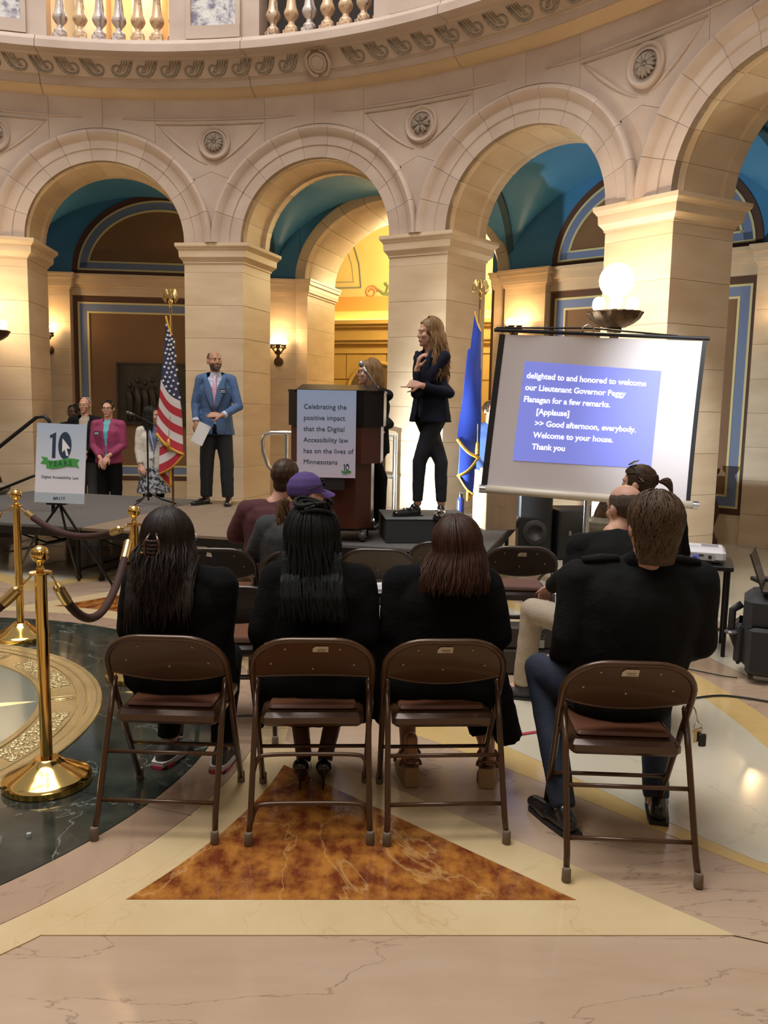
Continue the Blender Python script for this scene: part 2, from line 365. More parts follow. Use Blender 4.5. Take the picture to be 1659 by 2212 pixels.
def strip(name, a, u0, u1, lo, hi, m, n=20, q0=0., q1=-.04, gap=.0018):
    mb = MB(); F0 = []; F1 = []
    us = [u0+gap+(u1-u0-2*gap)*i/n for i in range(n+1)]
    us = [u for u in us if hi(u)-lo(u) > .01]
    if len(us) < 2: return
    rows = []
    for f in (0, .33, .66, 1): rows.append([pmap(a, u, lo(u)+gap+(hi(u)-lo(u)-2*gap)*f, q0) for u in us])
    mb.grid(rows)
    bt = [pmap(a, u, lo(u)+gap, q1) for u in us]; tp = [pmap(a, u, hi(u)-gap, q1) for u in us]
    mb.grid([bt, rows[0]]); mb.grid([rows[-1], tp])
    mb.grid([[bt[0], tp[0]], [rows[0][0], rows[-1][0]]]); mb.grid([[rows[0][-1], rows[-1][-1]], [bt[-1], tp[-1]]])
    mb.build(name, m, arcade)
ZT = 5.295; ZM = 5.06
for k in range(-2, 5):
    a = A0+SP*k
    jv = lambda u: 4.47-.38*abs(u)
    strip('spandrel_block', a, -HB, HB, za, lambda u: max(za(u), min(jv(u), 9)) if abs(u) < .8 else za(u), STONE_P, 160)
    strip('spandrel_block', a, -.70, .70, lambda u: max(za(u), jv(u)), lambda u: ZM, STONE_P, 90)
    strip('frieze_block', a, -.70, .70, lambda u: ZM, lambda u: ZT, STONE_P, 12)
    strip('crown_block', a, -HB*1.0, -.70, lambda u: max(za(u), jv(u)), lambda u: ZT, STONE_P, 40)
    strip('crown_block', a, .70, HB*1.0, lambda u: max(za(u), jv(u)), lambda u: ZT, STONE_P, 12)
    # backing
    m = MB(); us = [-HB+2*HB*i/24 for i in range(25)]
    m.grid([[pmap(a, u, za(u), -.03) for u in us], [pmap(a, u, ZT+.02, -.03) for u in us]]); m.build('wall_core', JOINT, arcade)
    # sunk triangular field and mouldings
    m = MB(); m.tube([pmap(a, 1.1*(-1+2*i/16), ZM+.01, .004) for i in range(17)], [.003+.010*min(1, (1-abs(-1+2*i/16))*4) for i in range(17)], 6); m.build('string_moulding', STONE_P, arcade, smooth=True)
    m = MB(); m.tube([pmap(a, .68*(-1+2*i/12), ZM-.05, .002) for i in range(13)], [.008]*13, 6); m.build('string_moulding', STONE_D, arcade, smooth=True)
    for s_ in (-1, 1):     # curved ribs running down to the cusp
        m = MB(); P = [pmap(a, s_*(.05+.62*t**.8), 4.55+.46*t, .0) for t in [i/10 for i in range(11)]]; m.tube(P, [.006+.016*sin(pi*i/10) for i in range(11)], 6); m.build('spandrel_rib', STONE_P, arcade, smooth=True)
    # rosette
    Mx = Matrix.Translation(Vector(pmap(a, .05, 4.80, .0)))@Matrix([[tdir(a).x, 0, -ndir(a).x], [tdir(a).y, 0, -ndir(a).y], [0, 1, 0]]).to_4x4()
    ro = MB(); ro.lathe([(.20, -.02), (.20, .03), (.185, .045), (.165, .035), (.155, .02), (.14, .02), (.13, .03), (.125, .012), (.0, .012)], n=36, M=Mx)
    rs = ro.build('rosette', STONE_P, arcade, smooth=35)
    pe = MB(); npet = 6 if k % 2 else 8
    for i in range(npet):
        an = 2*pi*i/npet; 
        for da in (-.2, .2):
            pe.tube([Mx@Vector((r*cos(an+da*(r/.1)), r*sin(an+da*(r/.1)), z)) for r, z in ((.02, .03), (.05, .045), (.085, .04), (.112, .022))], [.012, .018, .022, .006], 8)
    pe.tube([Mx@Vector((0, 0, .02)), Mx@Vector((0, 0, .05))], [.024, .014], 10); pe.build('rosette_flower', CARVE, rs, smooth=True)
# entablature swept round the drum
ent = thing('trim_entablature', None, None); tag(ent, kind='structure')
def rsweep(prof, a0, a1, n, m, name, par, cap=True, sm=30):
    mb = MB(); G = [[tuple(C3+ndir(a0+(a1-a0)*i/n)*r+Vector((0, 0, z))) for i in range(n+1)] for r, z in prof]
    mb.grid(G, flip=True)
    if cap:
        for e in (0, n): mb.add([g[e] for g in G], [tuple(range(len(G)))])
    return mb.build(name, m, par, smooth=sm)
AL, AR = A0-42, A0+85
segs = [(-42, -17), (-17, 5.0), (5.0, 27.2), (27.2, 49.7), (49.7, 72), (72, 85)]
for s0, s1 in segs:
    g = .03
    rsweep([(6.86, 5.28), (6.735, 5.28), (6.73, 5.30), (6.70, 5.305), (6.66, 5.315), (6.61, 5.335), (6.575, 5.35), (6.55, 5.352), (6.55, 5.36), (6.86, 5.36)], A0+s0+g, A0+s1-g, 24, STONE_R, 'bed_moulding', ent)
    rsweep([(6.86, 5.358), (6.54, 5.358), (6.525, 5.425), (6.505, 5.43), (6.50, 5.445), (6.86, 5.45)], A0+s0+g, A0+s1-g, 24, STONE_P, 'fascia_band', ent)
    rsweep([(6.86, 5.445), (6.475, 5.445), (6.335, 5.60), (6.86, 5.61)], A0+s0+g, A0+s1-g, 24, STONE_P, 'frieze_band', ent)
    rsweep([(6.86, 5.60), (6.325, 5.60), (6.30, 5.615), (6.13, 5.605), (6.12, 5.61), (6.12, 5.69), (6.13, 5.70), (6.16, 5.715), (6.18, 5.755), (6.30, 5.79), (6.86, 5.80)], A0+s0+g+.3, A0+s1-g+.3, 24, STONE_P, 'corona', ent)
# running wave scrolls on the frieze
def frz(a, x, y, q=0):   # x metres along, y 0..1 up the band
    r = 6.475+(6.335-6.475)*y; z = 5.445+.155*y
    nr, nz = .742, .67
    r2 = r-q*nr; z2 = z-q*nz
    return C3+ndir(a+math.degrees(x/6.4))*r2+Vector((0, 0, z2))
def scroll_mesh(a, flip):
    m = MB(); P = []; rr = []
    for i in range(20):
        t = i/19; an = -pi*.5+t*2*pi*1.05; r = .072*(1-.68*t)
        P.append((.03+r*cos(an), .44+r*sin(an)*4.6)); rr.append(.015*(1-.45*t))
    P = [(-.15, .86), (-.115, .55), (-.07, .25), (-.03, .12)]+P; rr = [.012, .022, .022, .018]+rr
    m.tube([frz(a, flip*x, y, .002) for x, y in P], rr, 6)
    for j in range(5):
        m.tube([frz(a, flip*(-.165+.03*j+dx), y, .003) for dx, y in ((0, .97), (.022, .72), (.055+.01*j, .42-.03*j))], [.003, .010, .003], 5)
    return m
k = 0
ang = -24.0
while ang < 50:
    if abs((ang-13) % 45) > 1.6 and abs((ang-13) % 45-45) > 1.6:
        flip = 1 if ((ang-13) % 45) > 22.5 else -1
        scroll_mesh(A0+ang, -flip).build('wave_scroll', CARVE, ent, smooth=True)
    ang += 2.57
for k in (-1, 0, 1):
    a = A0+13+45*k; m = MB()
    su = (ndir(a)*-.67+Vector((0, 0, .742))); on = (ndir(a)*-.742+Vector((0, 0, -.67))); td = tdir(a); Mx = Matrix.Translation(frz(a, 0, .45, .03))@Matrix([[td.x, su.x, on.x], [td.y, su.y, on.y], [td.z, su.z, on.z]]).to_4x4()
    m.lathe([(.11, -.02), (.11, .02), (.10, .035), (.085, .035), (.08, .02), (.078, .026), (.0, .032)], n=28, M=Mx)
    for s_ in (-1, 1): m.tube([Mx@Vector((s_*x, y, .02)) for x, y in ((.03, -.14), (.08, -.13), (.12, -.08), (.14, .0), (.12, .09), (.05, .13))], [.012, .018, .014, .02, .014, .01], 6)
    m.build('frieze_medallion', STONE_P, ent, smooth=35)
# balustrade
bal = thing('trim_balustrade', None, None); tag(bal, kind='structure')
MARB = [veined('brown_veined_marble', (.60, .46, .32), (.48, .30, .17), (.10, .06, .05), .14, 9, 5, .03, (1, 1, .6), .9),
        veined('violet_veined_marble', (.58, .50, .44), (.46, .38, .34), (.12, .07, .08), .14, 8, 4, .03, (1, 1, .6), .9),
        veined('amber_veined_marble', (.55, .36, .20), (.66, .50, .33), (.28, .14, .08), .14, 8, 6, .04, (1, 1, .6), .7)]
BREC = veined('violet_breccia', (.20, .18, .24), (.62, .60, .60), (.70, .68, .62), .16, 9, 3.5, .05, (1, 1, 1), .8, 2.2)
BP = [(.0, 0), (.058, 0), (.060, .02), (.055, .04), (.038, .055), (.028, .075), (.030, .095), (.048, .115), (.064, .145), (.068, .165), (.062, .19), (.050, .215), (.044, .25), (.036, .33), (.030, .40), (.030, .42), (.040, .43), (.040, .45), (.034, .46), (.046, .50), (.05, .52), (0, .52)]
bm = MB(); bm.lathe([(r*1.27, z*1.14+.07) for r, z in BP], n=20); bmesh_ = bm.mesh('baluster', [MARB[0]], 40)
bme = [bmesh_]
for mm in MARB[1:]:
    q = bmesh_.copy(); q.materials.clear(); q.materials.append(mm); bme.append(q)
bb = MB(); bb.bbox((0, 0, .035), (.155, .155, .07), .006); bb.bbox((0, 0, .695), (.15, .15, .07), .006)
bbm = []
for mm in MARB: bbm.append(bb.mesh('block', [mm]))
RB = 6.42; ZB = 5.80; i = 0
random.seed(11)
for p in range(-1, 3):
    pc = 1.8+22.5*p
    # pedestal with inset breccia panel
    a = A0+pc
    pd = MB()
    for s0, s1, r0, r1, z0, z1 in ((-4.9, 4.9, RB-.10, RB+.16, ZB, ZB+.80), (-2.95, 2.95, RB-.16, RB-.09, ZB-.0, ZB+.14), (-2.95, -2.45, RB-.15, RB-.09, ZB+.14, ZB+.72), (2.45, 2.95, RB-.15, RB-.09, ZB+.14, ZB+.72), (-2.95, 2.95, RB-.15, RB-.09, ZB+.70, ZB+.80)):
        G = [[tuple(C3+ndir(a+s0+(s1-s0)*j/8)*r+Vector((0, 0, z))) for j in range(9)] for r, z in ((r1, z0), (r0, z0), (r0, z1), (r1, z1))]
        pd.grid(G, flip=True)
        for e in (0, 8): pd.add([g[e] for g in G], [(0, 1, 2, 3)])
    po = pd.build('pedestal', STONE_P, bal)
    pn = MB(); G = [[tuple(C3+ndir(a-2.45+4.9*j/6)*(RB-.115)+Vector((0, 0, z))) for j in range(7)] for z in (ZB+.14, ZB+.70)]; pn.grid(G); pn.build('breccia_panel', BREC, po)
    for j in range(7):
        an = A0+pc+6.1+1.99*j+.0
        Mr = C3+ndir(an)*RB+Vector((0, 0, ZB)); i += 1; q = random.randrange(3)
        o = obj('baluster', bme[q], bal, Mr); o2 = obj('baluster_base', bbm[q], o); o2.rotation_euler = (0, 0, -radians(an))
rsweep([(RB+.12, ZB+.72), (RB-.13, ZB+.72), (RB-.17, ZB+.76), (RB-.17, ZB+.82), (RB-.12, ZB+.86), (RB+.12, ZB+.86), (RB+.12, ZB+.72)], A0-42, A0+85, 80, STONE_P, 'handrail', bal, cap=False)
# upper gallery behind the balustrade
gal = thing('wall_gallery', None, None); tag(gal, kind='structure')
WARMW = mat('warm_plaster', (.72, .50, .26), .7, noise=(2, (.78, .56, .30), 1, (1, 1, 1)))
DARKR = mat('recess_shade', (.02, .015, .013), .9)  # near-black colour stands for the shade inside unlit openings
rsweep([(6.75, 5.79), (9.9, 5.79)], A0-42, A0+85, 60, STONE_P, 'gallery_floor', gal, cap=False)
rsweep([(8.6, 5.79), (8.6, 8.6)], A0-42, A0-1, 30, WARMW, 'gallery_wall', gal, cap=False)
rsweep([(8.6, 5.79), (8.6, 8.6)], A0-1, A0+85, 60, DARKR, 'gallery_shade_sheet', gal, cap=False)  # plain sheet, darkness of the gallery openings put into its colour
for q in (-14.5, -9.2, -2, 21): 
    m = MB(); c = C3+ndir(A0+q)*8.3; m.bbox((c.x, c.y, 7.2), (.42, .42, 2.8), .02, -radians(A0+q)); m.build('gallery_pier', STONE, gal)
lamp('POINT', tuple(C3+ndir(A0-12)*7.6+Vector((0, 0, 7.3))), 60, WARM, .2)
lamp('POINT', tuple(C3+ndir(A0-6)*7.8+Vector((0, 0, 7.3))), 45, WARM, .2)
# drum behind the viewer, closing the circle
WB = mat('rotunda_far_stone', (.42, .32, .21), .6, noise=(1.2, (.52, .40, .27), 1, (1, 1, 2)))
wb = thing('wall_back', None, None); tag(wb, kind='structure')
rsweep([(6.95, 0), (6.95, 5.3)], A0+86, A0+317, 60, WB, 'drum_wall', wb, cap=False)
rsweep([(6.75, 5.3), (6.2, 5.55), (6.2, 5.8), (6.6, 5.8), (6.6, 6.6)], A0+86, A0+317, 60, WB, 'drum_cornice', wb, cap=False)
for q in range(5, 13):
    a = A0+SP*(q+.5); m = MB(); c = C3+ndir(a)*6.9
    m.box((c.x, c.y, 1.7), (1.9, .1, 3.4), -radians(a)); m.lathe([(0, -.05), (.95, -.05), (.95, .05), (0, .05)], (c.x, c.y, 3.4), 32, M=Matrix.Rotation(-radians(a), 3, 'Z')@Matrix.Rotation(pi/2, 3, 'X')); m.build('far_arch_opening', DARKR, wb)  # solid panels, the openings' shade is given by their dark colour
# ================================================================ ambulatory: outer wall, vaults, corridor
amb = thing('wall_outer', None, None); tag(amb, kind='structure')
U0 = .2; HWO = DW*math.tan(radians(SP/2))
def ow(a, u, z, q=0): return C3+ndir(a)*(DW-q)+tdir(a)*(u)+Vector((0, 0, z))
def obox(mb, a, u0, u1, z0, z1, q0, q1, mi=0):
    V = [ow(a, u, z, q) for z in (z0, z1) for u, q in ((u0, q1), (u1, q1), (u1, q0), (u0, q0))]
    return mb.add(V, [(3, 2, 1, 0), (4, 5, 6, 7), (0, 1, 5, 4), (1, 2, 6, 5), (2, 3, 7, 6), (3, 0, 4, 7)], mi)
EW, EH = 1.36, 1.17
def band(mb, a, s0, s1, q, mi):   # half-ellipse ring between offsets s0 (outer) and s1
    n = 40
    G = [[ow(a, U0-(EW-s)*cos(pi*i/n), HC+.06+s_base+(EH-s)*sin(pi*i/n) if False else HC+.05+(EH-s)*sin(pi*i/n), q) for i in range(n+1)] for s in (s0, s1)]
    mb.grid(G, mi)
def lunette_bay(a):
    u0, u1 = U0-1.42, U0+1.42
    b = MB(); obox(b, a, -HWO-.3, HWO+.3, 0, HC, -.3, 0); w_ = b.build('wall_panel_backing', BROWNW, amb); b = MB(); obox(b, a, -HWO-.3, HWO+.3, HC, HC+1.9, -.3, 0); b.build('wall_over_lunette', TEAL, w_)
    # cornice and base
    c = MB()
    for z0, z1, q in ((HC-.32, HC-.20, .03), (HC-.20, HC-.16, .05), (HC-.16, HC-.13, .09), (HC-.13, HC-.04, .10), (HC-.04, HC-.0, .15)): obox(c, a, u0, u1, z0, z1, 0, q)
    c.build('cornice', STONE, w_)
    c = MB(); obox(c, a, u0, u1, 0, .33, 0, .10); obox(c, a, u0, u1, .33, .36, 0, .07); c.build('base_course', STONE, w_)
    # lower panel frames
    def frame(mb, x0, x1, z0, z1, t, q, mi=0):
        for bx in ((x0, x1, z1-t, z1), (x0, x1, z0, z0+t), (x0, x0+t, z0+t, z1-t), (x1-t, x1, z0+t, z1-t)): obox(mb, a, *bx, 0, q, mi)
    x0, x1 = u0+.02, u1-.02
    f = MB(); frame(f, x0, x1, .38, HC-.34, .06, .012); f.build('dark_border', DKBROWN, w_)
    f = MB(); frame(f, x0+.06, x1-.06, .44, HC-.42, .028, .02); f.build('cream_line', CREAMB, w_)
    f = MB(); frame(f, x0+.088, x1-.088, .468, HC-.448, .115, .014); f.build('blue_border', BLUEB, w_)
    f = MB(); frame(f, x0+.203, x1-.203, .583, HC-.563, .028, .02); f.build('cream_line', CREAMB, w_)
    # lunette
    def lun(s0, s1, z0, z1, q, m, nm):
        mb = MB(); n = 40; zb = HC+z0
        def pt(s, i): 
            an = pi*i/n; return (U0-(EW-s)*cos(an), max(HC+.03+(EH-s)*sin(an), zb))
        G = [[ow(a, *pt(s, i), q) for i in range(n+1)] for s in (s0, s1)]; mb.grid(G, flip=False)
        G = [[ow(a, *pt(s1, i), q) for i in range(n+1)], [ow(a, *pt(s1, i), 0) for i in range(n+1)]]; mb.grid(G)
        obox(mb, a, U0-EW+s0+.01, U0+EW-s0-.01, HC+z0, HC+z1, 0, q)
        mb.build(nm, m, w_)
    b = MB(); b.add([ow(a, U0-(EW-.05)*cos(pi*i/40), HC+.03+(EH-.05)*sin(pi*i/40), .006) for i in range(41)], [tuple(range(41))]); b.build('lunette_field', BROWNW, w_)
    lun(-.06, .03, 0, .07, .012, DKBROWN, 'dark_border')
    lun(.03, .058, .07, .098, .02, CREAMB, 'cream_line')
    lun(.058, .17, .098, .19, .014, BLUEB, 'blue_border')
    lun(.17, .198, .19, .215, .02, CREAMB, 'cream_line')
    return w_
def pilaster(a, u0, u1, q=.16, nm='pilaster'):
    core = MB(); obox(core, a, u0+.01, u1-.01, 0, ZS, -.1, q-.012); p_ = core.build(nm, JOINT, amb)
    for j in range(8):
        m = MB(); z0, z1 = ZS*j/8+.0015, ZS*(j+1)/8-.0015; obox(m, a, u0, u1, z0, z1, -.05, q); m.build('stone_block', STONE, p_)
    c = MB()
    for z0, z1, e in ((ZS, ZS+.105, 0), (ZS+.105, ZS+.14, .02), (ZS+.14, ZS+.18, .045), (ZS+.18, ZS+.26, .05), (ZS+.26, HC-.03, .075), (HC-.03, HC, .09)): obox(c, a, u0-e, u1+e, z0, z1, -.05, q+e)
    c.build('capital', STONE, p_); return p_
AW1, AB, AW2, AD, AX = A0-SP/2, A0+SP/2, A0+SP*1.5, A0+SP*2.5, A0-SP*1.5
W1o = lunette_bay(AW1); W2o = lunette_bay(AW2)
for a in (AW1, AW2):
    pilaster(a, -HWO+.03, U0-1.42); pilaster(a, U0+1.42, HWO+.42)
# wide openings between: reveal piers and flat segmental arch, ambulatory side
def opening(a, full=True):
    jl, jr = U0-1.5, U0+1.5; dpt = 1.2
    for (u0, u1) in ((-HWO-.25, jl), (jr, HWO+.25)):
        core = MB(); obox(core, a, u0+.01, u1-.01, 0, ZS, -dpt+.01, -.01); p_ = core.build('reveal_pier', JOINT, amb)
        for j in range(8):
            m = MB(); z0, z1 = ZS*j/8+.0015, ZS*(j+1)/8-.0015; obox(m, a, u0, u1, z0, z1, -dpt, 0); m.build('stone_block', STONE, p_)
        c = MB()
        for z0, z1, e in ((ZS, ZS+.105, 0), (ZS+.105, ZS+.14, .02), (ZS+.14, ZS+.18, .045), (ZS+.18, ZS+.26, .05), (ZS+.26, HC-.03, .075), (HC-.03, HC, .09)): obox(c, a, u0-e, u1+e, z0, z1, -dpt-e, e)
        c.build('capital', STONE, p_)
    NA = 13; 
    for j in range(NA):
        t0, t1 = pi*j/NA+.002, pi*(j+1)/NA-.002; m = MB()
        prof = [(-dpt, .22), (-dpt, 0), (-.16, 0), (-.12, .02), (-.06, .03), (0., .05), (0.02, .12), (.02, .20), (0, .22)]
        G = [[ow(a, U0-(1.5+d)*cos(t0+(t1-t0)*i/4), HC+(1.12+d)*sin(t0+(t1-t0)*i/4), q) for i in range(5)] for q, d in prof]
        m.grid(G); 
        for e in (0, 4): m.add([g[e] for g in G], [tuple(range(len(G)))])
        m.build('voussoir', STONE, amb, smooth=40)
    # wall above the arch
    n = 40; m = MB()
    G = [[ow(a, (U0-(1.7)*cos(pi*i/n)), HC+1.32*sin(pi*i/n), -.05) for i in range(n+1)], [ow(a, (U0-(1.7)*cos(pi*i/n))*1.3, HC+2.2, -.05) for i in range(n+1)]]
    m.grid(G); m.build('wall_above_arch', TEAL, amb)
    for (u0, u1) in ((-HWO-.45, U0-1.66), (U0+1.66, HWO+.45)): m = MB(); obox(m, a, u0, u1, HC, HC+2.3, -.1, -.04); m.build('wall_corner', TEAL, amb)
for a in (AX, AB, AD): opening(a)
# vault over the ambulatory
vt = thing('ceiling_vault', None, None); tag(vt, kind='structure')
RA0, RA1 = RP+DEP-.03, DW+.05
def vpt(a, s, t):
    r = RA0+(RA1-RA0)*t; half = r*math.tan(radians(SP/2))
    z1 = 1.22*sqrt(max(0, 1-s*s)); z2 = 1.22*sqrt(max(0, 1-(2*t-1)**2))*.93
    z = max(z1, z2)
    return C3+ndir(a)*r+tdir(a)*(s*half)+Vector((0, 0, HC+z+.0))
for k in range(-2, 4):
    a = A0+SP*(k+.5); m = MB(); S = [-cos(pi*i/24) for i in range(25)]; T = [(1-cos(pi*i/16))/2 for i in range(17)]
    m.grid([[vpt(a, s, t) for s in S] for t in T], flip=True); m.build('vault_cell', TEAL, vt, smooth=50)
    m = MB(); 
    G = []
    for w_, dz in ((-.055, 0), (-.05, -.05), (.05, -.05), (.055, 0)):
        row = []
        for i in range(25):
            t = (1-cos(pi*i/24))/2; p = vpt(a, 1, t); zz = HC+(1.22*.93*sqrt(max(0, 1-(2*t-1)**2)))
            q = p+tdir(a+SP/2)*w_; row.append(Vector((q.x, q.y, max(HC, zz+dz))))
        G.append(row)
    m.grid(G); m.build('transverse_shadow_rib', TEALD, vt, smooth=40)  # thin dark strips painted as the shadows of the transverse arches
    # inner lintel closing gap between vault and arcade wall
    m = MB(); G = [[bay(a, -RI*1.0*cos(pi*i/24), HC+RI*sin(pi*i/24), .785) for i in range(25)], [bay(a, -1.75*cos(pi*i/24), HC+2.1*sin(pi*i/24), .785) for i in range(25)]]; m.grid(G, flip=True); m.build('inner_wall', TEAL, vt)
# corridor beyond the opening (bright, cove-lit)
cor = thing('wall_corridor', None, None); tag(cor, kind='structure')
OCH = mat('ochre_plaster', (.50, .31, .085), .65, noise=(2, (.55, .35, .10), 1, (1, 1, 1)))
YEL = mat('yellow_plaster', (.72, .56, .22), .6, noise=(1.5, (.78, .62, .28), 1, (1, 1, 1)))
ORNG = mat('painted_orange_panel', (.70, .36, .10), .6)
COVE = mat('cove_lamp_glow', (1, .85, .4), .5, emit=((1, .72, .18), 3.0))
def cbox(nm, u0, u1, z0, z1, d0, d1, m, par=cor):
    mb = MB(); obox(mb, AB, u0, u1, z0, z1, -d1, -d0); return mb.build(nm, m, par)
DE = 4.4
cbox('end_wall', -4.2, 4.2, 0, 3.15, DE, DE+.2, OCH)
for j, zz in enumerate((0.55, 1.1, 1.65, 2.2, 2.75)):
    for i in range(-4, 5): cbox('ashlar_block', i*.9-.44+(.45 if j % 2 else 0), i*.9+.44+(.45 if j % 2 else 0)-.0, zz-.53, zz-.008, DE-.03, DE, OCH)
mb = MB(); mb.add([ow(AB, -1.55-.62*cos(pi*i/20), 1.9+.62*sin(pi*i/20), -DE+.05) for i in range(21)]+[ow(AB, -.93, 0, -DE+.05), ow(AB, -2.17, 0, -DE+.05)], [tuple(range(23))[::-1]]); mb.build('arched_doorway', mat('dim_doorway', (.13, .08, .035), .8), cor)  # flat panel, the dimness inside the doorway is put into its colour
mb = MB(); mb.tube([ow(AB, -1.55-.66*cos(pi*i/20), 1.9+.66*sin(pi*i/20), -DE+.05) for i in range(21)], .045, 6); mb.build('doorway_moulding', OCH, cor, smooth=True)
for z0, z1, q in ((2.75, 2.83, .06), (2.95, 3.02, .10), (3.02, 3.08, .16), (3.28, 3.34, .22), (3.34, 3.42, .30)): cbox('cornice', -4.2, 4.2, z0, z1, DE-q, DE, OCH)
cbox('cornice_face', -4.2, 4.2, 3.08, 3.28, DE-.12, DE, OCH)
cbox('cove_strip', -4.2, 4.2, 3.425, 3.44, DE-.2, DE, COVE)
cbox('cove_wall', -4.2, 4.2, 3.42, 3.62, DE-.0, DE+.2, YEL)
cbox('orange_panel', -2.6, 1.5, 3.64, 3.93, DE-.02, DE+.2, ORNG)
cbox('lunette_wall', -4.2, 4.2, 3.62, 6.6, DE+.0, DE+.3, YEL)
# painted lunette decoration (flat paint on the wall)
PG = mat('painted_green_scroll', (.22, .26, .13), .7); PR = mat('painted_coral', (.62, .26, .12), .7); PB = mat('painted_grey_blue', (.24, .27, .24), .7)
mb = MB(); 
for (P, r) in (([(-2.75, 4.12), (-2.62, 4.12), (-2.55, 4.12), (-1.95, 4.12)], .018), ([(-1.95, 4.12), (-2.0, 4.6), (-2.15, 5.05), (-2.4, 5.45)], .018), ([(-2.75, 4.24), (-2.12, 4.24), (-2.17, 4.6), (-2.3, 4.95)], .008)): mb.tube([ow(AB, u, z, -DE+.004) for u, z in P], r, 4)
mb.build('painted_frame', PB, cor)
mb = MB(); sp = [(-1.72+.14*cos(t)*(1-t/14), 4.02+.14*sin(t)*(1-t/14)) for t in [i*.45 for i in range(22)]]; mb.tube([ow(AB, u, z, -DE+.006) for u, z in sp], .022, 4); mb.build('painted_volute', PR, cor)
mb = MB()
for P in ([(-1.62, 4.1), (-1.45, 3.98), (-1.2, 3.97), (-.95, 4.02), (-.8, 3.98)], [(-1.4, 4.0), (-1.35, 4.12), (-1.42, 4.2)]): mb.tube([ow(AB, u, z, -DE+.006) for u, z in P], [.02, .035, .04, .03, .01][:len(P)], 4)
random.seed(5)
for i in range(46): 
    z = 4.5+random.random()*1.1; u = -1.13+random.gauss(0, .07); mb.ell(ow(AB, u, z, -DE+.004), (.02, .02, .03), 6)
mb.build('painted_foliage', PG, cor)
mb = MB(); mb.prism([(0, 0), (0, 0), (0, 0)], 0, 0) if False else None
mb.add([ow(AB, u, z, -DE+.008) for u, z in ((-1.28, 4.05), (-.98, 4.05), (-.96, 4.3), (-.98, 4.42), (-1.26, 4.42), (-1.3, 4.3))], [(0, 1, 2, 3, 4, 5)])
for i in range(20): mb.ell(ow(AB, -1.13+random.gauss(0, .06), 4.5+random.random()*.9, -DE+.006), (.022, .022, .022), 6)
mb.build('painted_vase', PR, cor)
# corridor side walls and vault
for s_ in (-1, 1): cbox('side_wall', s_*4.2-.1, s_*4.2+.1, 0, 3.6, 1.2, DE, OCH)
mb = MB(); mb.grid([[ow(AB, -4.2*cos(pi*i/24), 3.6+2.4*sin(pi*i/24), -d) for i in range(25)] for d in (1.25, DE)]); mb.build('corridor_vault', YEL, cor, smooth=True)
for o_ in (.6, 1.6): lamp('POINT', tuple(ow(AB, U0-1.2+o_, 4.1, -2.9)), 170, (1, .80, .42), .25)
lamp('POINT', tuple(ow(AB, 1.4, 2.6, -2.6)), 45, (1, .62, .22), .2)
# end closures beyond the lateral openings
for a in (AX, AD):
    mb = MB(); obox(mb, a, -3, 3, 0, 6, -4.2, -4.0); mb.build('end_wall', OCH, cor)
# ================================================================ text and star helpers
_sc2 = bpy.data.scenes.new('tmp')
def eval_mesh(o):
    _sc2.collection.objects.link(o); vl = _sc2.view_layers[0]; vl.update(); dg = vl.depsgraph; dg.update()
    me = bpy.data.meshes.new_from_object(o.evaluated_get(dg)); _sc2.collection.objects.unlink(o); bpy.data.objects.remove(o); return me
def text_mesh(s, size, m, ext=.0008, align='LEFT', bold=0., sx=1., space=1.):
    c = bpy.data.curves.new('txt', 'FONT'); c.body = s; c.size = size; c.extrude = ext; c.offset = bold; c.align_x = align; c.resolution_u = 3; c.space_character = space
    me = eval_mesh(bpy.data.objects.new('txt', c)); me.materials.clear(); me.materials.append(m)
    if sx != 1.: me.transform(Matrix.Diagonal((sx, 1, 1, 1)))
    return me
def text(name, s, size, m, parent, loc, rot=(pi/2, 0, 0), **k):
    o = obj(name, text_mesh(s, size, m, **k), parent, loc); o.rotation_euler = rot; return o
# ================================================================ stage
AK = Vector((.80, 6.40, 0)); E1 = Vector((-.9636, .2672, 0)); E2 = Vector((.2672, .9636, 0)); RZS = atan2(E1.y, E1.x)-pi
CARP = mat('stage_carpet_grey', (.085, .08, .078), .95, noise=(60, (.12, .112, .105), 1, (1, 1, 1)), bump=(200, .4))
CARPB = mat('stage_board_brown', (.17, .125, .085), .7, noise=(6, (.23, .17, .12), 1, (1, 4, 1)), bump=(60, .2))
def sp(u, v, z=0): return AK+E1*u+E2*v+Vector((0, 0, z))
def platform(u0, v0, L, Wd, m, label):
    t = thing('stage_platform', label, 'stage', sp(u0, v0), RZS, 'stage platforms side by side')
    # local x runs along -E1 ; build with x from -L..0
    d = MB(); d.bbox((-L/2, Wd/2, .485), (L-.006, Wd-.006, .03), .004); d.build('deck', m, t)
    e = MB()
    for c, s in (((-L/2, .02, .435), (L-.01, .03, .07)), ((-L/2, Wd-.02, .435), (L-.01, .03, .07)), ((-.02, Wd/2, .435), (.03, Wd-.03, .07)), ((-L+.02, Wd/2, .435), (.03, Wd-.03, .07))): e.box(c, s)
    e.build('edge_frame', BLACKM, t)
    for x in (-.12, -L+.12):
        for y in (.12, Wd-.12):
            l = MB(); l.cyl((x, y, .40), (x, y, 0), .02); l.cyl((x, y, .03), (x, y, 0), .028); l.build('leg', BLACKM, t)
    br = MB(); br.tube([(-.12, .12, .08), (-.12, Wd-.12, .08)], .012); br.tube([(-L+.12, .12, .08), (-L+.12, Wd-.12, .08)], .012); br.tube([(-.12, .12, .38), (-L/2, .12, .12), (-L+.12, .12, .38)], .010); br.tube([(-.12, Wd-.12, .38), (-L/2, Wd-.12, .12), (-L+.12, Wd-.12, .38)], .010)
    br.build('brace', BLACKM, t); return t
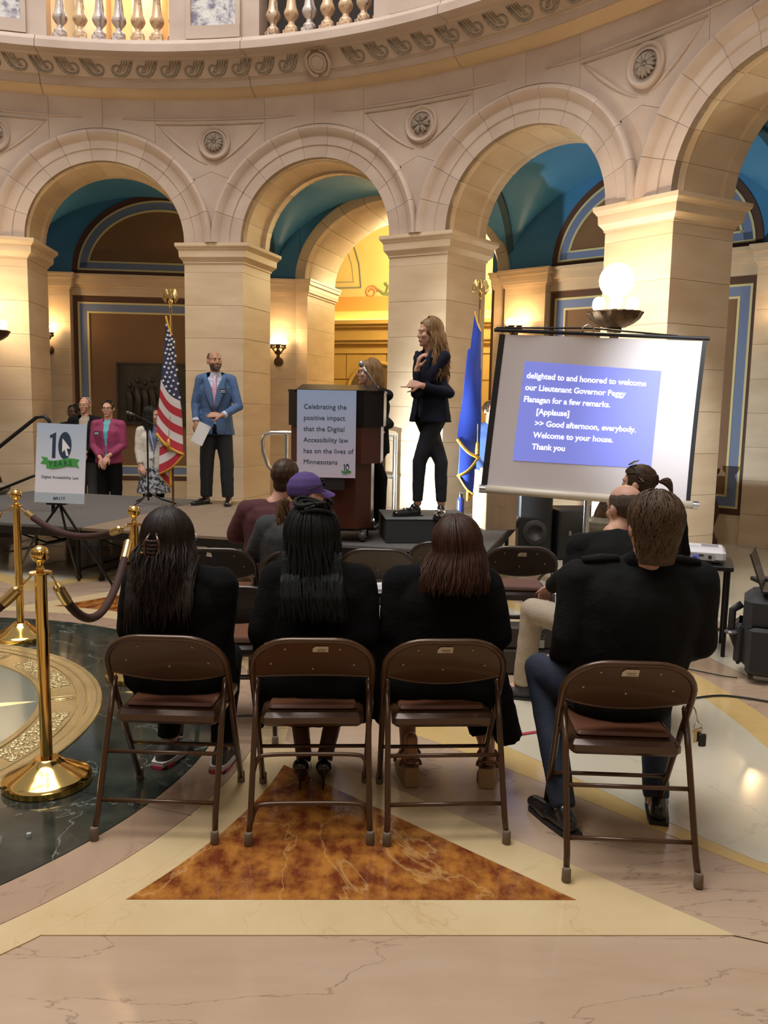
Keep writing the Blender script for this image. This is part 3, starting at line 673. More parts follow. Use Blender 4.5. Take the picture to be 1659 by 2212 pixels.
platform(0, 0, 1.83, 1.22, CARP, 'grey front stage platform at the right corner, carrying the black riser box')
platform(1.83, 0, 1.83, 1.22, CARPB, 'brown-topped front stage platform left of the lectern')
platform(0, 1.22, 1.83, 1.22, CARP, 'grey rear stage platform carrying the blue flag and the open carton')
platform(1.83, 1.22, 1.83, 1.22, CARPB, 'brown-topped rear stage platform under the man in the blue jacket')
platform(3.66, 0, 2.44, 1.22, CARP, 'dark grey front stage platform behind the Digital Accessibility Law sign')
platform(3.66, 1.22, 2.44, 1.22, CARP, 'dark grey rear stage platform under the microphone stand')
# steps at the left end with a black handrail
t = thing('stage_steps', 'low white-topped steps at the left end of the stage', 'steps', sp(6.15, .3), RZS)
STW = mat('worn_white_tread', (.42, .41, .40), .6)
for i in range(3):
    m = MB(); m.bbox((-.3-.28*i, .55, .42-.15*i), (.29, 1.1, .03), .004); m.build('tread', STW, t)
    m = MB()
    for y in (.05, 1.05): m.box((-.3-.28*i, y, (.40-.15*i)/2), (.04, .04, .40-.15*i))
    m.build('tread_support', BLACKM, t)
t = thing('handrail', 'black steel handrail rising beside the stage steps at the far left', 'handrail', (-3.42, 8.35, .5))
m = MB(); m.tube([(.06, 0, 0), (.06, .0, .86), (.045, 0, .93), (.0, 0, .97), (-.08, 0, .96), (-.46, 0, .66), (-.50, 0, .62), (-.52, 0, .56), (-.54, 0, 0)], .019, 10); m.build('rail', BLACKM, t, smooth=True)
m = MB(); m.tube([(.06, 0, .45), (-.53, 0, .2)], .014, 8); m.build('mid_rail', BLACKM, t, smooth=True)
# riser box the interpreter stands on
t = thing('riser_box', 'black carpeted riser box under the sign-language interpreter', 'box', (.02, 6.79, .5), radians(6))
m = MB(); m.bbox((.36, .32, .1), (.72, .62, .2), .006); m.build('box_body', mat('black_carpet_box', (.035, .037, .04), .9, bump=(120, .3)), t)
m = MB(); m.bbox((.36, .32, .203), (.73, .63, .008), .003); m.build('box_top', mat('box_top_grey', (.12, .13, .13), .8), t)
# ================================================================ lectern
WOODL = mat('cherry_laminate', (.060, .017, .010), .35, noise=(3, (.085, .026, .014), 1, (1, 1, .2)), spec=.4)
BLKL = mat('black_gloss_laminate', (.006, .006, .007), .3, spec=.3)
t = thing('lectern', 'dark cherry lectern with a black top section on casters', 'lectern', (-.405, 7.05, .5), radians(-3))
def octo(hw, hd, c): return [(-hw+c, -hd), (hw-c, -hd), (hw, -hd+c), (hw, hd), (-hw, hd), (-hw, -hd+c)]
m = MB(); m.prism(octo(.30, .24, .12), .115, .66); m.build('lower_cabinet', WOODL, t)
m = MB(); m.prism(octo(.375, .28, .15), .66, .96); m.build('middle_cabinet', WOODL, t)
m = MB(); m.prism(octo(.395, .29, .15), .963, 1.24); m.prism(octo(.40, .295, .15), 1.24, 1.255); m.build('black_top_section', BLKL, t)
m = MB(); m.box((0, -.02, 1.27), (.66, .42, .02), M=Matrix.Rotation(radians(8), 3, 'X')); m.build('reading_desk', BLKL, t)
m = MB(); m.prism(octo(.31, .25, .12), .10, .118); m.build('base_plate', BLKL, t)
for x, y in ((-.24, -.17), (.24, -.17), (.24, .19), (-.24, .19)):
    c = MB(); c.cyl((x-.018, y, .05), (x+.018, y, .05), .05, n=18); ca = c.build('caster', mat('caster_grey', (.06, .06, .06), .5), t, smooth=40)
    c = MB(); c.box((x-.026, y, .075), (.006, .05, .07)); c.box((x+.026, y, .075), (.006, .05, .07)); c.box((x, y, .10), (.06, .06, .01)); c.build('caster_fork', CHROME, ca)
def print_board(nm, w_, h_, th, parent, top, bot, rng):
    mt = mat(nm+'_print', top, .45); nt = mt.node_tree; tc = nt.nodes.new('ShaderNodeTexCoord'); sx = nt.nodes.new('ShaderNodeSeparateXYZ'); mr = nt.nodes.new('ShaderNodeMapRange'); rp = nt.nodes.new('ShaderNodeValToRGB')
    nt.links.new(tc.outputs['Object'], sx.inputs[0]); nt.links.new(sx.outputs['Z'], mr.inputs['Value']); mr.inputs['From Min'].default_value = rng[0]; mr.inputs['From Max'].default_value = rng[1]
    nt.links.new(mr.outputs['Result'], rp.inputs[0]); nt.links.new(rp.outputs[0], nt.nodes['Principled BSDF'].inputs['Base Color'])
    rp.color_ramp.elements[0].color = (*bot, 1); rp.color_ramp.elements[1].color = (*top, 1)
    m = MB(); m.box((0, 0, h_/2), (w_, th, h_)); return m.build('board', mt, parent)
NAVY = mat('navy_ink', (.022, .045, .09), .5); GREEN = mat('green_ink', (.06, .33, .07), .5); WHT = mat('white_ink', (.8, .8, .82), .5); GREEND = mat('dark_green_ink', (.02, .10, .04), .5)
def star_poly(r, r2=.4, n=5, a0=pi/2): return [((r if i % 2 == 0 else r*r2)*cos(a0+pi*i/n), (r if i % 2 == 0 else r*r2)*sin(a0+pi*i/n)) for i in range(2*n)]
def flat(poly, m, name, parent, y, th=.001):
    mb = MB(); n = len(poly); mb.add([(x, y, z) for x, z in poly]+[(x, y-th, z) for x, z in poly], [tuple(range(n)), tuple(range(2*n-1, n-1, -1))]+[(i, n+i, n+(i+1) % n, (i+1) % n) for i in range(n)]); return mb.build(name, m, parent)
def logo10(parent, cx, cz, s, y):
    # the numeral one, an oval nought with an arrow pointer, and the ribbon under them
    flat([(cx+s*a, cz+s*b) for a, b in ((-.72, .78), (-.34, .98), (-.34, -.62), (-.56, -.62), (-.56, .66), (-.72, .60))], NAVY, 'numeral_one', parent, y)
    O = [(cx+s*(.24+.42*cos(t)), cz+s*(.18+.84*sin(t))) for t in [2*pi*i/36 for i in range(36)]]; flat(O, NAVY, 'numeral_nought', parent, y)
    flat([(cx+s*a, cz+s*b) for a, b in ((.08, .62), (.60, .0), (.36, -.02), (.50, -.44), (.36, -.48), (.24, -.08), (.08, -.26))], WHT, 'arrow_pointer', parent, y-.0012)
    rib = [(-.98, -.74+.0), (-.5, -.80), (0, -.72), (.5, -.58), (.98, -.62), (.98, -1.12), (.5, -1.10), (0, -1.22), (-.5, -1.30), (-.98, -1.24)]
    flat([(cx+s*a, cz+s*b) for a, b in ((-1.22, -.55), (-.82, -.62), (-.82, -1.04), (-1.28, -.98), (-1.08, -.78))], GREEN, 'ribbon_tail', parent, y-.001)
    flat([(cx+s*a, cz+s*b) for a, b in ((1.18, -.66), (.8, -.6), (.8, -1.08), (1.2, -1.18), (1.06, -.9))], GREEN, 'ribbon_tail', parent, y-.001)
    flat([(cx+s*a*.9, cz+s*(b)) for a, b in rib], GREEN, 'ribbon', parent, y-.0022)
# sign hanging on the front of the lectern
t = thing('lectern_sign', 'pale blue printed sign reading Celebrating the positive impact, hung on the lectern front', 'sign', (-.475, 6.69, .5), radians(-2))
print_board('lectern_sign', .475, .70, .006, t, (.36, .50, .78), (.62, .56, .68), (0, .7)).location = (0, 0, .55)
for i, s in enumerate(('Celebrating the', 'positive impact', 'that the Digital', 'Accessibility law', 'has on the lives of', 'Minnesotans')):
    text('lettering', s, .055, NAVY, t, (-.185, -.0042, 1.1-.0885*i), ext=.0004, bold=.0)
logo10(t, .165, .63, .034, -.0035)
text('ribbon_lettering', 'YEARS', .019, GREEND, t, (.142, -.0068, .592), ext=.0003)
text('small_lettering', 'Digital Accessibility Law', .0055, NAVY, t, (.132, -.0042, .576), ext=.0003)
m = MB(); m.box((.0, .012, .50), (.30, .012, .10)); m.build('backing_flap', BLACKP, t)
# microphone on the lectern
t = thing('gooseneck_microphone', 'silver-headed microphone on a thin neck above the lectern', 'microphone', (-.16, 7.0, 1.76))
m = MB(); m.tube([(.10, .02, 0), (.06, 0, .06), (.0, -.02, .14), (-.035, -.03, .19)], [.006, .008, .011, .014], 10); m.build('neck', CHROME, t, smooth=True)
m = MB(); m.ell((-.05, -.035, .215), (.025, .025, .028), 14); m.build('windscreen', mat('mic_mesh_silver', (.4, .42, .45), .35, .8), t, smooth=True)
# ================================================================ carton and bottle
CARD = mat('cardboard', (.36, .25, .15), .8, noise=(3, (.42, .30, .19), 1, (6, 6, 1)))
t = thing('cardboard_box', 'open brown cardboard carton standing at the right rear of the stage', 'box', (1.06, 7.88, .5), radians(14))
m = MB(); L_, W_, H_ = .30, .34, .46; q = .006
for c, s in (((0, -W_/2, H_/2), (L_, q, H_)), ((0, W_/2, H_/2), (L_, q, H_)), ((-L_/2, 0, H_/2), (q, W_, H_)), ((L_/2, 0, H_/2), (q, W_, H_)), ((0, 0, .004), (L_, W_, .006))): m.box(c, s)
m.build('carton_body', CARD, t)
for i, (c, s) in enumerate((((-L_/2-.002, .0, H_+.0), (.005, .33, .17)), ((L_/2+.0, .0, H_+.02), (.005, .33, .10)))):
    m = MB(); m.box(c, s, M=None) if i == 0 else m.box(c, s); m.build('flap', CARD, t)
m = MB(); m.box((0, -W_/2-.004, .30), (.05, .001, .16)); m.build('packing_tape', mat('clear_tan_tape', (.40, .29, .18), .3), t)
t = thing('water_bottle', 'dark blue metal water bottle beside the blue flag pole', 'bottle', (.80, 8.62, .5))
m = MB(); m.lathe([(0, 0), (.036, 0), (.038, .01), (.038, .17), (.030, .195), (.018, .205), (.018, .215)], n=20); m.build('bottle_body', mat('blue_enamel_bottle', (.02, .035, .22), .25, coat=.5), t, smooth=40)
m = MB(); m.lathe([(0, .212), (.02, .212), (.02, .235), (.012, .24), (0, .24)], n=16); m.tube([(-.012, 0, .238), (-.01, 0, .26), (.01, 0, .26), (.012, 0, .238)], .004, 6); m.build('cap', BLACKP, t, smooth=40)
# ================================================================ projection screen
SY = 7.0
t = thing('projection_screen', 'tripod projection screen showing live captions on a blue field', 'screen', (1.75, SY, 0))
def scr(x, z, y=0): return (x-1.75, y, z)
TL, TR, BR_, BL = (.975, 2.24), (2.615, 2.215), (2.565, .86), (.865, .965)
SCRF = mat('white_screen_fabric', (.66, .62, .64), .7, bump=(4, .05))
def bil(u, v): return ((TL[0]*(1-u)+TR[0]*u)*(1-v)+(BL[0]*(1-u)+BR_[0]*u)*v, (TL[1]*(1-u)+TR[1]*u)*(1-v)+(BL[1]*(1-u)+BR_[1]*u)*v)
def wav(u, v): return .008*sin(u*17+v*2)*(1-v*.5)+.02*sin(pi*v)
m = MB(); m.grid([[scr(*bil(u/30, v/20), wav(u/30, v/20)) for u in range(31)] for v in range(21)], flip=True); m.build('screen_fabric', SCRF, t, smooth=True)
for u0, u1 in ((-.028, .002), (.998, 1.02)): m = MB(); m.grid([[scr(*bil(u, v/20), wav(u, v/20)-.003) for u in (u0, u1)] for v in range(21)], flip=True); m.build('black_border', BLACKP, t)
# projected caption slide (light on the fabric, thin self-lit layer on the screen)
SL = mat('projected_blue', (.2, .22, .6), .7, emit=((.19, .225, .74), .62)); SLW = mat('projected_white', (.8, .8, .9), .7, emit=((.92, .93, 1), .9))
SB = ((.118, .165), (.812, .19), (.81, .80), (.115, .81))
def sl(u, v): 
    a = SB; x = (a[0][0]*(1-u)+a[1][0]*u)*(1-v)+(a[3][0]*(1-u)+a[2][0]*u)*v; y = (a[0][1]*(1-u)+a[1][1]*u)*(1-v)+(a[3][1]*(1-u)+a[2][1]*u)*v
    return x, y
m = MB(); m.grid([[scr(*bil(*sl(u/24, v/16)), wav(*sl(u/24, v/16))-.004) for u in range(25)] for v in range(17)], flip=True); m.build('caption_slide', SL, t, smooth=True)
caps = [(.025, 'delighted to and honored to welcome'), (.025, 'our Lieutenant Governor Peggy'), (.025, 'Flanagan for a few remarks.'), (.125, '[Applause]'), (.125, '>> Good afternoon, everybody.'), (.125, 'Welcome to your house.'), (.125, 'Thank you')]
for i, (u, s) in enumerate(caps):
    me = text_mesh(s, .068, SLW, bold=.0018, ext=.0004)
    for vtx in me.vertices:
        x, y = vtx.co.x, vtx.co.y; uu, vv = sl(u+x/1.2, .165+.118*i-y/.84); p = bil(uu, vv); pp = scr(p[0], p[1], wav(uu, vv)-.006-vtx.co.z); vtx.co = pp
    obj('caption_text', me, t)
m = MB(); a_, b_ = Vector(scr(.885, 2.275)), Vector(scr(2.67, 2.235)); m.tube([a_, b_], .016, 8); m.build('top_bar', BLACKM, t)
m = MB(); m.tube([a_+Vector((.02, .03, .02)), Vector(scr(1.7, 2.31, .06)), b_+Vector((-.25, .03, .02))], .008, 6); m.build('tension_cable', BLACKM, t, smooth=True)
m = MB(); m.tube([Vector(scr(1.62, 2.27)), Vector(scr(1.615, 2.31)), Vector(scr(1.66, 2.335)), Vector(scr(1.71, 2.305)), Vector(scr(1.705, 2.265))], .006, 6); m.build('hanging_loop', CHROME, t, smooth=True)
m = MB(); a_, b_ = Vector(scr(.80, .955, -.01)), Vector(scr(2.66, .845, -.01)); d_ = (b_-a_).normalized(); m.tube([a_+d_*.03, b_-d_*.03], .034, 16); m.build('roller_case', mat('ivory_case', (.62, .56, .45), .35), t, smooth=True)
m = MB(); m.tube([a_, a_+d_*.05], .036, 16); m.tube([b_-d_*.05, b_], .036, 16); m.build('end_cap', CHROME, t, smooth=30)
m = MB(); m.cyl((0, .06, .3), (0, .06, 2.25), .014); m.cyl((-.02, .05, .3), (-.02, .05, .95), .02); m.build('pole', CHROME, t, smooth=40)
for an in (pi/2+.3, pi/2+.3+2*pi/3, pi/2+.3-2*pi/3):
    l = MB(); l.tube([(-.02, .05, .42), (-.02+.32*cos(an), .05+.32*sin(an), .2), (-.02+.58*cos(an), .05+.58*sin(an), .012)], .011, 8); l.build('leg', CHROME, t, smooth=True)
lamp('SPOT', (3.2, 4.4, 3.6), 900, (.9, .95, 1), .1, (2.62, 7, 1.85), 34, 1)
# ================================================================ projector on its stand
PW = mat('white_projector_plastic', (.70, .69, .72), .35)
t = thing('projector', 'white video projector with a blue cable plugged in its rear', 'projector', (2.15, 5.66, .62), radians(-20))
m = MB(); m.bbox((0, 0, .05), (.40, .30, .085), .02); m.build('projector_body', PW, t, smooth=30)
m = MB(); m.box((.10, .04, .094), (.11, .10, .003)); [m.box((.10, .0+.012*i, .096), (.11, .004, .003)) for i in range(8)]; m.build('speaker_grille', mat('grey_grille', (.42, .41, .43), .5), t)
m = MB(); m.box((-.13, .06, .095), (.09, .05, .004)); m.build('button_panel', mat('dark_button_panel', (.12, .12, .13), .4), t)
text('maker_lettering', 'EPSON', .022, mat('grey_print', (.3, .3, .32), .5), t, (-.03, -.02, .0935), rot=(0, 0, 0), ext=.0004)
m = MB(); m.box((-.02, -.151, .045), (.30, .004, .045)); m.build('port_panel', mat('port_panel_grey', (.48, .46, .48), .4), t)
m = MB()
for x, z, w_, h_ in ((-.14, .055, .03, .01), (-.10, .05, .014, .014), (-.10, .032, .01, .01), (-.075, .032, .01, .01), (-.05, .055, .016, .016), (.10, .045, .02, .02), (.045, .055, .03, .008)): m.box((x, -.154, z), (w_, .004, h_))
m.build('ports', BLACKP, t)
m = MB(); m.bbox((.01, -.175, .045), (.035, .035, .022), .004); m.tube([(.02, -.19, .045), (.04, -.24, .02), (.05, -.25, -.06)], .006, 6); m.build('blue_plug', mat('blue_plug', (.05, .09, .5), .4), t, smooth=30)
for x in (-.16, .16): m = MB(); m.cyl((x, -.12, -.002), (x, -.12, .012), .014); m.build('foot', BLACKP, t)
t = thing('projector_cart', 'black low cart under the white projector, mostly hidden by the seated men', 'cart', (2.15, 5.66, 0), radians(-20))
m = MB(); m.bbox((0, 0, .60), (.50, .42, .03), .004); m.build('shelf', BLACKM, t)
for x in (-.22, .22):
    for y in (-.18, .18): m = MB(); m.cyl((x, y, .0), (x, y, .59), .014); m.build('leg', BLACKM, t)
# ================================================================ laptop on a wheeled bag
BAG = mat('black_nylon', (.012, .012, .014), .65, bump=(80, .3), sheen=.2)
t = thing('equipment_bag', 'black wheeled equipment bag at the right edge with side pockets', 'bag', (2.47, 4.98, 0), radians(-24))
m = MB(); m.bbox((0, 0, .30), (.46, .34, .48), .05); m.build('bag_body', BAG, t, smooth=40)
m = MB(); m.bbox((-.24, -.02, .22), (.06, .26, .26), .025); m.bbox((-.1, -.185, .2), (.2, .06, .3), .025); m.bbox((.12, -.185, .2), (.18, .06, .3), .025); m.build('side_pocket', BAG, t, smooth=40)
m = MB(); m.tube([(-.24, -.08, .46), (-.29, -.1, .42), (-.29, -.12, .30), (-.25, -.1, .2)], .014, 8, wide=1.8); m.build('strap', BLACKP, t, smooth=True)
m = MB(); m.lathe([(0, 0), (.035, 0), (.04, .01), (.03, .02), (0, .02)], (-.29, -.13, .28), 16); m.build('round_buckle', mat('grey_buckle', (.1, .1, .11), .3), t, smooth=30)
for x in (-.16, .16): m = MB(); m.cyl((x-.015, .1, .04), (x+.015, .1, .04), .04); m.build('wheel', BLACKP, t)
m = MB(); m.tube([(-.12, .17, .5), (-.12, .17, .58), (.12, .17, .58), (.12, .17, .5)], .01, 8); m.build('handle', BLACKP, t, smooth=True)
t = thing('laptop', 'black laptop lid open, propped on the equipment bag at the right edge', 'laptop', (2.46, 4.98, .552), radians(62))
m = MB(); m.bbox((0, 0, .011), (.34, .24, .018), .004); m.build('keyboard_base', BLACKP, t)
m = MB(); m.box((0, .0, 0), (.34, .009, .23)); l = m.build('lid', mat('laptop_lid_dark', (.03, .032, .034), .3, .4), t); l.location = (0, .155, .125); l.rotation_euler = (radians(-20), 0, 0)
m = MB(); m.box((-.12, .006, .06), (.03, .002, .012)); m.build('lid_sticker', STICK, l)
t = thing('paper_cup', 'white cup end showing at the right edge above the laptop', 'cup', (2.72, 5.55, 0))
m = MB(); m.lathe([(0, .50), (.03, .50), (.042, .62), (.044, .625), (.04, .62), (.03, .51), (0, .51)], n=20); m.build('cup_wall', mat('white_cup', (.75, .73, .72), .5), t, smooth=40)
m = MB(); m.bbox((0, 0, .485), (.3, .3, .03), .004); m.cyl((0, 0, 0), (0, 0, .47), .02); m.lathe([(0, 0), (.14, 0), (.14, .015), (.02, .03), (0, .03)], n=20); 
t2 = thing('side_stand', 'small black round-footed stand holding the white cup', 'stand', (2.72, 5.55, 0)); m.build('stand_body', BLACKM, t2)
# briefcase
t = thing('briefcase', 'dark brown hard briefcase on the floor behind the auburn-haired woman', 'briefcase', (.87, 5.02, 0), radians(2))
LEA = mat('dark_leather', (.045, .036, .03), .45, bump=(50, .2))
m = MB(); m.bbox((0, 0, .08), (.37, .14, .16), .012); m.build('lower_shell', LEA, t); m = MB(); m.bbox((0, 0, .235), (.37, .14, .135), .012); m.build('lid', LEA, t)
m = MB(); m.tube([(.03, -.08, .26), (.03, -.11, .24), (.12, -.11, .24), (.12, -.08, .26)], .008, 8); m.build('handle', BLACKP, t, smooth=True)
m = MB(); m.box((.11, -.08, .20), (.03, .012, .05)); m.build('latch', CHROME, t); m = MB(); m.box((.02, -.077, .09), (.075, .004, .045)); m.build('name_plate', RIVET, t)
# red tape strip
m = MB(); m.tube([(.63, 3.97, .004), (.72, 4.0, .004), (.86, 4.06, .004)], .012, 6, wide=.25, side=(0, 0, 1)); tag(m.build('floor_tape', mat('red_tape', (.40, .02, .05), .4)), 'strip of red tape on the floor beside the rightmost man in black shoes', 'tape')
# cables
CABL = mat('black_cable', (.01, .01, .01), .5)
def cable(P, r, label, grp=None):
    Q = []; P = [Vector(p) for p in P]
    for i in range(len(P)-1):
        p0, p1, p2, p3 = P[max(i-1, 0)], P[i], P[i+1], P[min(i+2, len(P)-1)]
        for j in range(8):
            t = j/8; Q.append(.5*((2*p1)+(-p0+p2)*t+(2*p0-5*p1+4*p2-p3)*t*t+(-p0+3*p1-3*p2+p3)*t**3))
    Q.append(P[-1]); m = MB(); m.tube(Q, r, 6); return tag(m.build('cable', CABL, smooth=True), label, 'cable', grp)
cable([(1.5, 4.9, .006), (1.62, 4.72, .006), (1.72, 4.56, .006), (2.0, 4.62, .006), (2.35, 4.45, .006), (2.6, 4.3, .006)], .006, 'thin black cable curving over the floor below the equipment bag')
cable([(1.55, 5.35, .006), (1.8, 5.22, .006), (2.1, 5.0, .006), (2.2, 4.95, .006)], .004, 'thin black cable running from the seated man to the equipment bag')
cable([(2.3, 5.9, .012), (2.6, 6.1, .012), (2.95, 5.9, .012), (3.5, 5.7, .012)], .012, 'thick black cable running right from the projector cart')
cable([(1.45, 7.7, .01), (1.6, 8.1, .01), (1.75, 8.35, .01), (1.6, 8.5, .01), (1.5, 8.3, .01), (1.75, 8.1, .01), (1.85, 7.5, .01)], .012, 'coiled black cable heap on the floor under the screen')
cable([(1.2, 6.9, .008), (1.6, 7.4, .008), (1.9, 8.4, .008)], .01, 'black cable trailing beside the stage corner under the screen')
cable([sp(1.83, .05, .506), sp(1.6, .5, .506), sp(1.2, .9, .506)], .006, 'thin pale-edged cable crossing the brown stage boards')
# carved chest behind pillar, speaker boxes under the screen
WD = mat('carved_dark_wood', (.05, .022, .012), .4, noise=(10, (.09, .04, .02), 1, (1, 1, 1)))
t = thing('carved_bench', 'dark carved wooden bench end standing behind the right-hand pillar', 'bench', (4.05, 10.25, 0), radians(-40))
m = MB(); m.prism([(-.5, -.03), (.05, -.03), (.05, .05), (-.5, .05)], .35, .42)
m.build('seat', WD, t)
m = MB(); prof = [(0, 0), (.12, 0), (.13, .05), (.09, .1), (.06, .2), (.09, .3), (.12, .4), (.10, .5), (.06, .6), (.08, .72), (.05, .85), (.09, .9), (.10, .95), (0, .95)]
m.lathe(prof, (0, 0, 0), 10); m.build('carved_upright', WD, t, smooth=30)
m = MB(); m.bbox((-.25, .03, .62), (.5, .04, .42), .01); m.build('back', WD, t)
t = thing('equipment_case', 'black road case in the dark under the screen, behind the stage corner', 'case', (2.15, 9.15, 0), radians(8))
m = MB(); m.bbox((0, 0, .28), (.55, .4, .56), .02); m.build('case_body', mat('black_case', (.014, .014, .016), .5), t); m = MB(); [m.box((x, -.205, .3), (.03, .01, .05)) for x in (-.15, .15)]; m.build('latch', CHROME, t)
t = thing('loudspeaker', 'black loudspeaker box beside the road case under the screen', 'speaker', (1.66, 9.1, 0), radians(-4))
m = MB(); m.bbox((0, 0, .36), (.36, .36, .72), .02); m.build('cabinet', BLACKP, t); m = MB(); m.lathe([(.14, 0), (.13, .01), (.0, -.02)], (0, 0, 0), 24, M=Matrix.Rotation(pi/2, 3, 'X')); o_ = m.build('cone', mat('speaker_cone', (.03, .03, .03), .6), t, smooth=True); o_.location = (0, -.185, .3)
# ================================================================ handrail behind lectern
t = thing('ramp_handrail', 'bare aluminium ramp handrail with a looped end behind the lectern', 'handrail', (-1.2, 9.92, 0), radians(-2))
m = MB(); m.tube([(1.35, 0, 1.30), (0.1, 0, 1.30), (-.16, 0, 1.30), (-.24, 0, 1.27), (-.27, 0, 1.20), (-.26, 0, 1.08), (-.20, 0, .90), (-.15, 0, .84), (-.06, 0, .83), (1.35, 0, .80)], .026, 12); m.build('rail_loop', CHROME, t, smooth=True)
for x in (.02, 1.32): m = MB(); m.cyl((x, 0, 0), (x, 0, 1.29), .028); m.build('post', CHROME, t, smooth=40)
t = thing('access_ramp', 'grey access ramp deck behind the stage under the aluminium handrail', 'ramp', (-.80, 9.76, 0), radians(-2))
m = MB(); m.bbox((0, 0, .42), (1.15, .26, .04), .005); m.build('deck', CARP, t)
for x in (-.5, .5): m = MB(); m.cyl((x, 0, 0), (x, 0, .40), .02); m.build('leg', CHROME, t)
# stage lamp behind the lectern
t = thing('floor_spotlight', 'black spotlight can standing on the stage behind the lectern', 'lamp', (-.36, 8.3, .5), 0)
m = MB(); m.tube([(-.1, -.03, .05), (-.03, -.01, .085)], [.06, .065], 16); m.build('can', BLACKM, t, smooth=40); m = MB(); m.box((-.06, 0, .008), (.12, .12, .016)); m.build('foot', BLACKM, t)
# ================================================================ folding chairs
def cap_curve(P, k=6):
    P = [Vector(p) for p in P]; Q = []
    for i in range(len(P)-1):
        p0, p1, p2, p3 = P[max(i-1, 0)], P[i], P[i+1], P[min(i+2, len(P)-1)]
        for j in range(k):
            t = j/k; Q.append(.5*((2*p1)+(-p0+p2)*t+(2*p0-5*p1+4*p2-p3)*t*t+(-p0+3*p1-3*p2+p3)*t**3))
    Q.append(P[-1]); return Q
def chair_yz(z): return .26-.40*(z/.75)        # the long upright leans back towards the top
def make_chair(label, loc, rz, metal=CHAIRM, arched=False, sticker=None, group='brown steel folding chairs'):
    t = thing('folding_chair', label, 'chair', loc, rz, group)
    hw = .232; r = .0125; zt = .745
    # long frame: front feet up to the arched top
    P = [(-.222, chair_yz(.03), .03), (-.226, chair_yz(.3), .3), (-hw, chair_yz(.55), .55)]
    n = 8
    for i in range(n+1):
        a = pi-pi/2*i/n; P.append((-hw+.15+.15*cos(a), chair_yz(.62+.125*sin(a)), .62+.125*sin(a)))
    P = P+[(-x, y, z) for x, y, z in P[::-1]]
    m = MB(); m.tube(P, r, 10); m.build('back_frame', metal, t, smooth=True)
    # back panel
    m = MB(); rows = []
    for i in range(9):
        v = i/8; row = []
        for j in range(17):
            u = -1+j/8
            zb = (.585-.050*(1-u*u)) if not arched else .578-.004*(1-u*u)
            ztop = .62+.118*sqrt(max(0, 1-max(0, (abs(u)*.225-.075)/.155)**2)) if abs(u)*.225 > .075 else .738
            ztop = max(ztop, zb+.012); z = zb+(ztop-zb)*v
            row.append((u*.225, chair_yz(z)+.028*(1-u*u)-.004, z))
        rows.append(row)
    m.grid(rows); m.grid([[(x, y+.004, z) for x, y, z in r_] for r_ in rows], flip=True)
    m.tube([(x, y+.002, z) for x, y, z in rows[0]], .005, 6)
    bp = m.build('back_panel', metal, t, smooth=50)
    rv = MB()
    for u, z in ((-.105, .70), (.105, .70), (-.16, .635), (.16, .63), (0, .605)): rv.ell((u, chair_yz(z)+.028*(1-(u/.225)**2)-.006, z), (.005, .003, .005), 8)
    rv.build('rivets', RIVET, bp)
    if sticker:
        sx, sz, w_, h_ = sticker; s = MB(); pts = [(-w_/2, -h_/2), (w_/2, -h_/2), (w_/2, h_/2), (-w_/2+h_*.4, h_/2), (-w_/2, h_*.1)]
        s.add([(sx+x, chair_yz(sz+z)+.028*(1-(sx/.225)**2)-.0075, sz+z) for x, z in pts], [(0, 1, 2, 3, 4)]); so = s.build('sticker', STICK, bp)
        s = MB()
        for q in range(3): s.box((sx+.004, chair_yz(sz)+.028*(1-(sx/.225)**2)-.0085-.0*q, sz-.008+.007*q), (w_*.55, .0006, .0022))
        s.build('sticker_print', mat('faded_print', (.30, .26, .2), .7), so)
    # short rear legs with pivot
    for s_ in (-1, 1):
        m = MB(); m.tube([(s_*.226, -.262, .025), (s_*.222, -.235, .09), (s_*.218, -.10, .42), (s_*.218, -.035, .545)], .0115, 10); m.ell((s_*.218, -.033, .55), (.013, .013, .016), 8); m.build('leg', metal, t, smooth=True)
        f = MB(); f.lathe([(.0145, .0), (.0165, .004), (.0155, .045), (.013, .05)], (0, 0, 0), 12); 
        o = f.build('rubber_foot', RUBBER, t, smooth=40); o.location = (s_*.226, -.264, 0)
        o = f.build('rubber_foot', RUBBER, t, smooth=40); o.location = (s_*.221, chair_yz(.0)-.008, 0)
        m = MB(); m.tube([(s_*.226, chair_yz(.44), .44), (s_*.221, -.07, .48)], .007, 6); m.build('side_link', metal, t, smooth=True)
    def bar(y, z, yz):
        m = MB()
        if arched and yz: m.tube(cap_curve([(-.22, y, z-.07), (-.205, y, z-.02), (-.17, y, z), (0, y, z+.004), (.17, y, z), (.205, y, z-.02), (.22, y, z-.07)]), .0085, 8)
        else: m.tube([(-.222, y, z), (.222, y, z)], .0085, 8)
        m.build('crossbar', metal, t, smooth=True)
    bar(-.215, .135, 1); bar(-.15, .30, 0 if not arched else 1); bar(chair_yz(.21), .21, 0)
    # seat pan and pad
    m = MB(); m.bbox((0, .105, .412), (.40, .39, .056), .016); m.build('seat_pan', metal, t, smooth=40)
    m = MB(); m.bbox((0, .12, .448), (.34, .34, .022), .012); m.build('seat_pad', SEATP, t, smooth=40)
    return t
c1 = make_chair('brown folding chair under the long-haired woman at the left, no sticker on its back', (-.825, 3.17, 0), radians(-1.5))
c2 = make_chair('dark folding chair with arched crossbars under the woman with braids, cream sticker on its back', (-.268, 3.17, 0), radians(3), CHAIRM, True, (.03, .698, .06, .026))
c3 = make_chair('brown folding chair under the auburn-haired woman, cream sticker top centre and scratched specks', (.24, 3.19, 0), radians(4), CHAIRM, False, (.0, .698, .06, .028))
c4 = make_chair('brown folding chair nearest the viewer under the man with keys, clipped cream sticker', (.893, 2.95, 0), radians(-2.5), CHAIRM, False, (.0, .698, .06, .03))
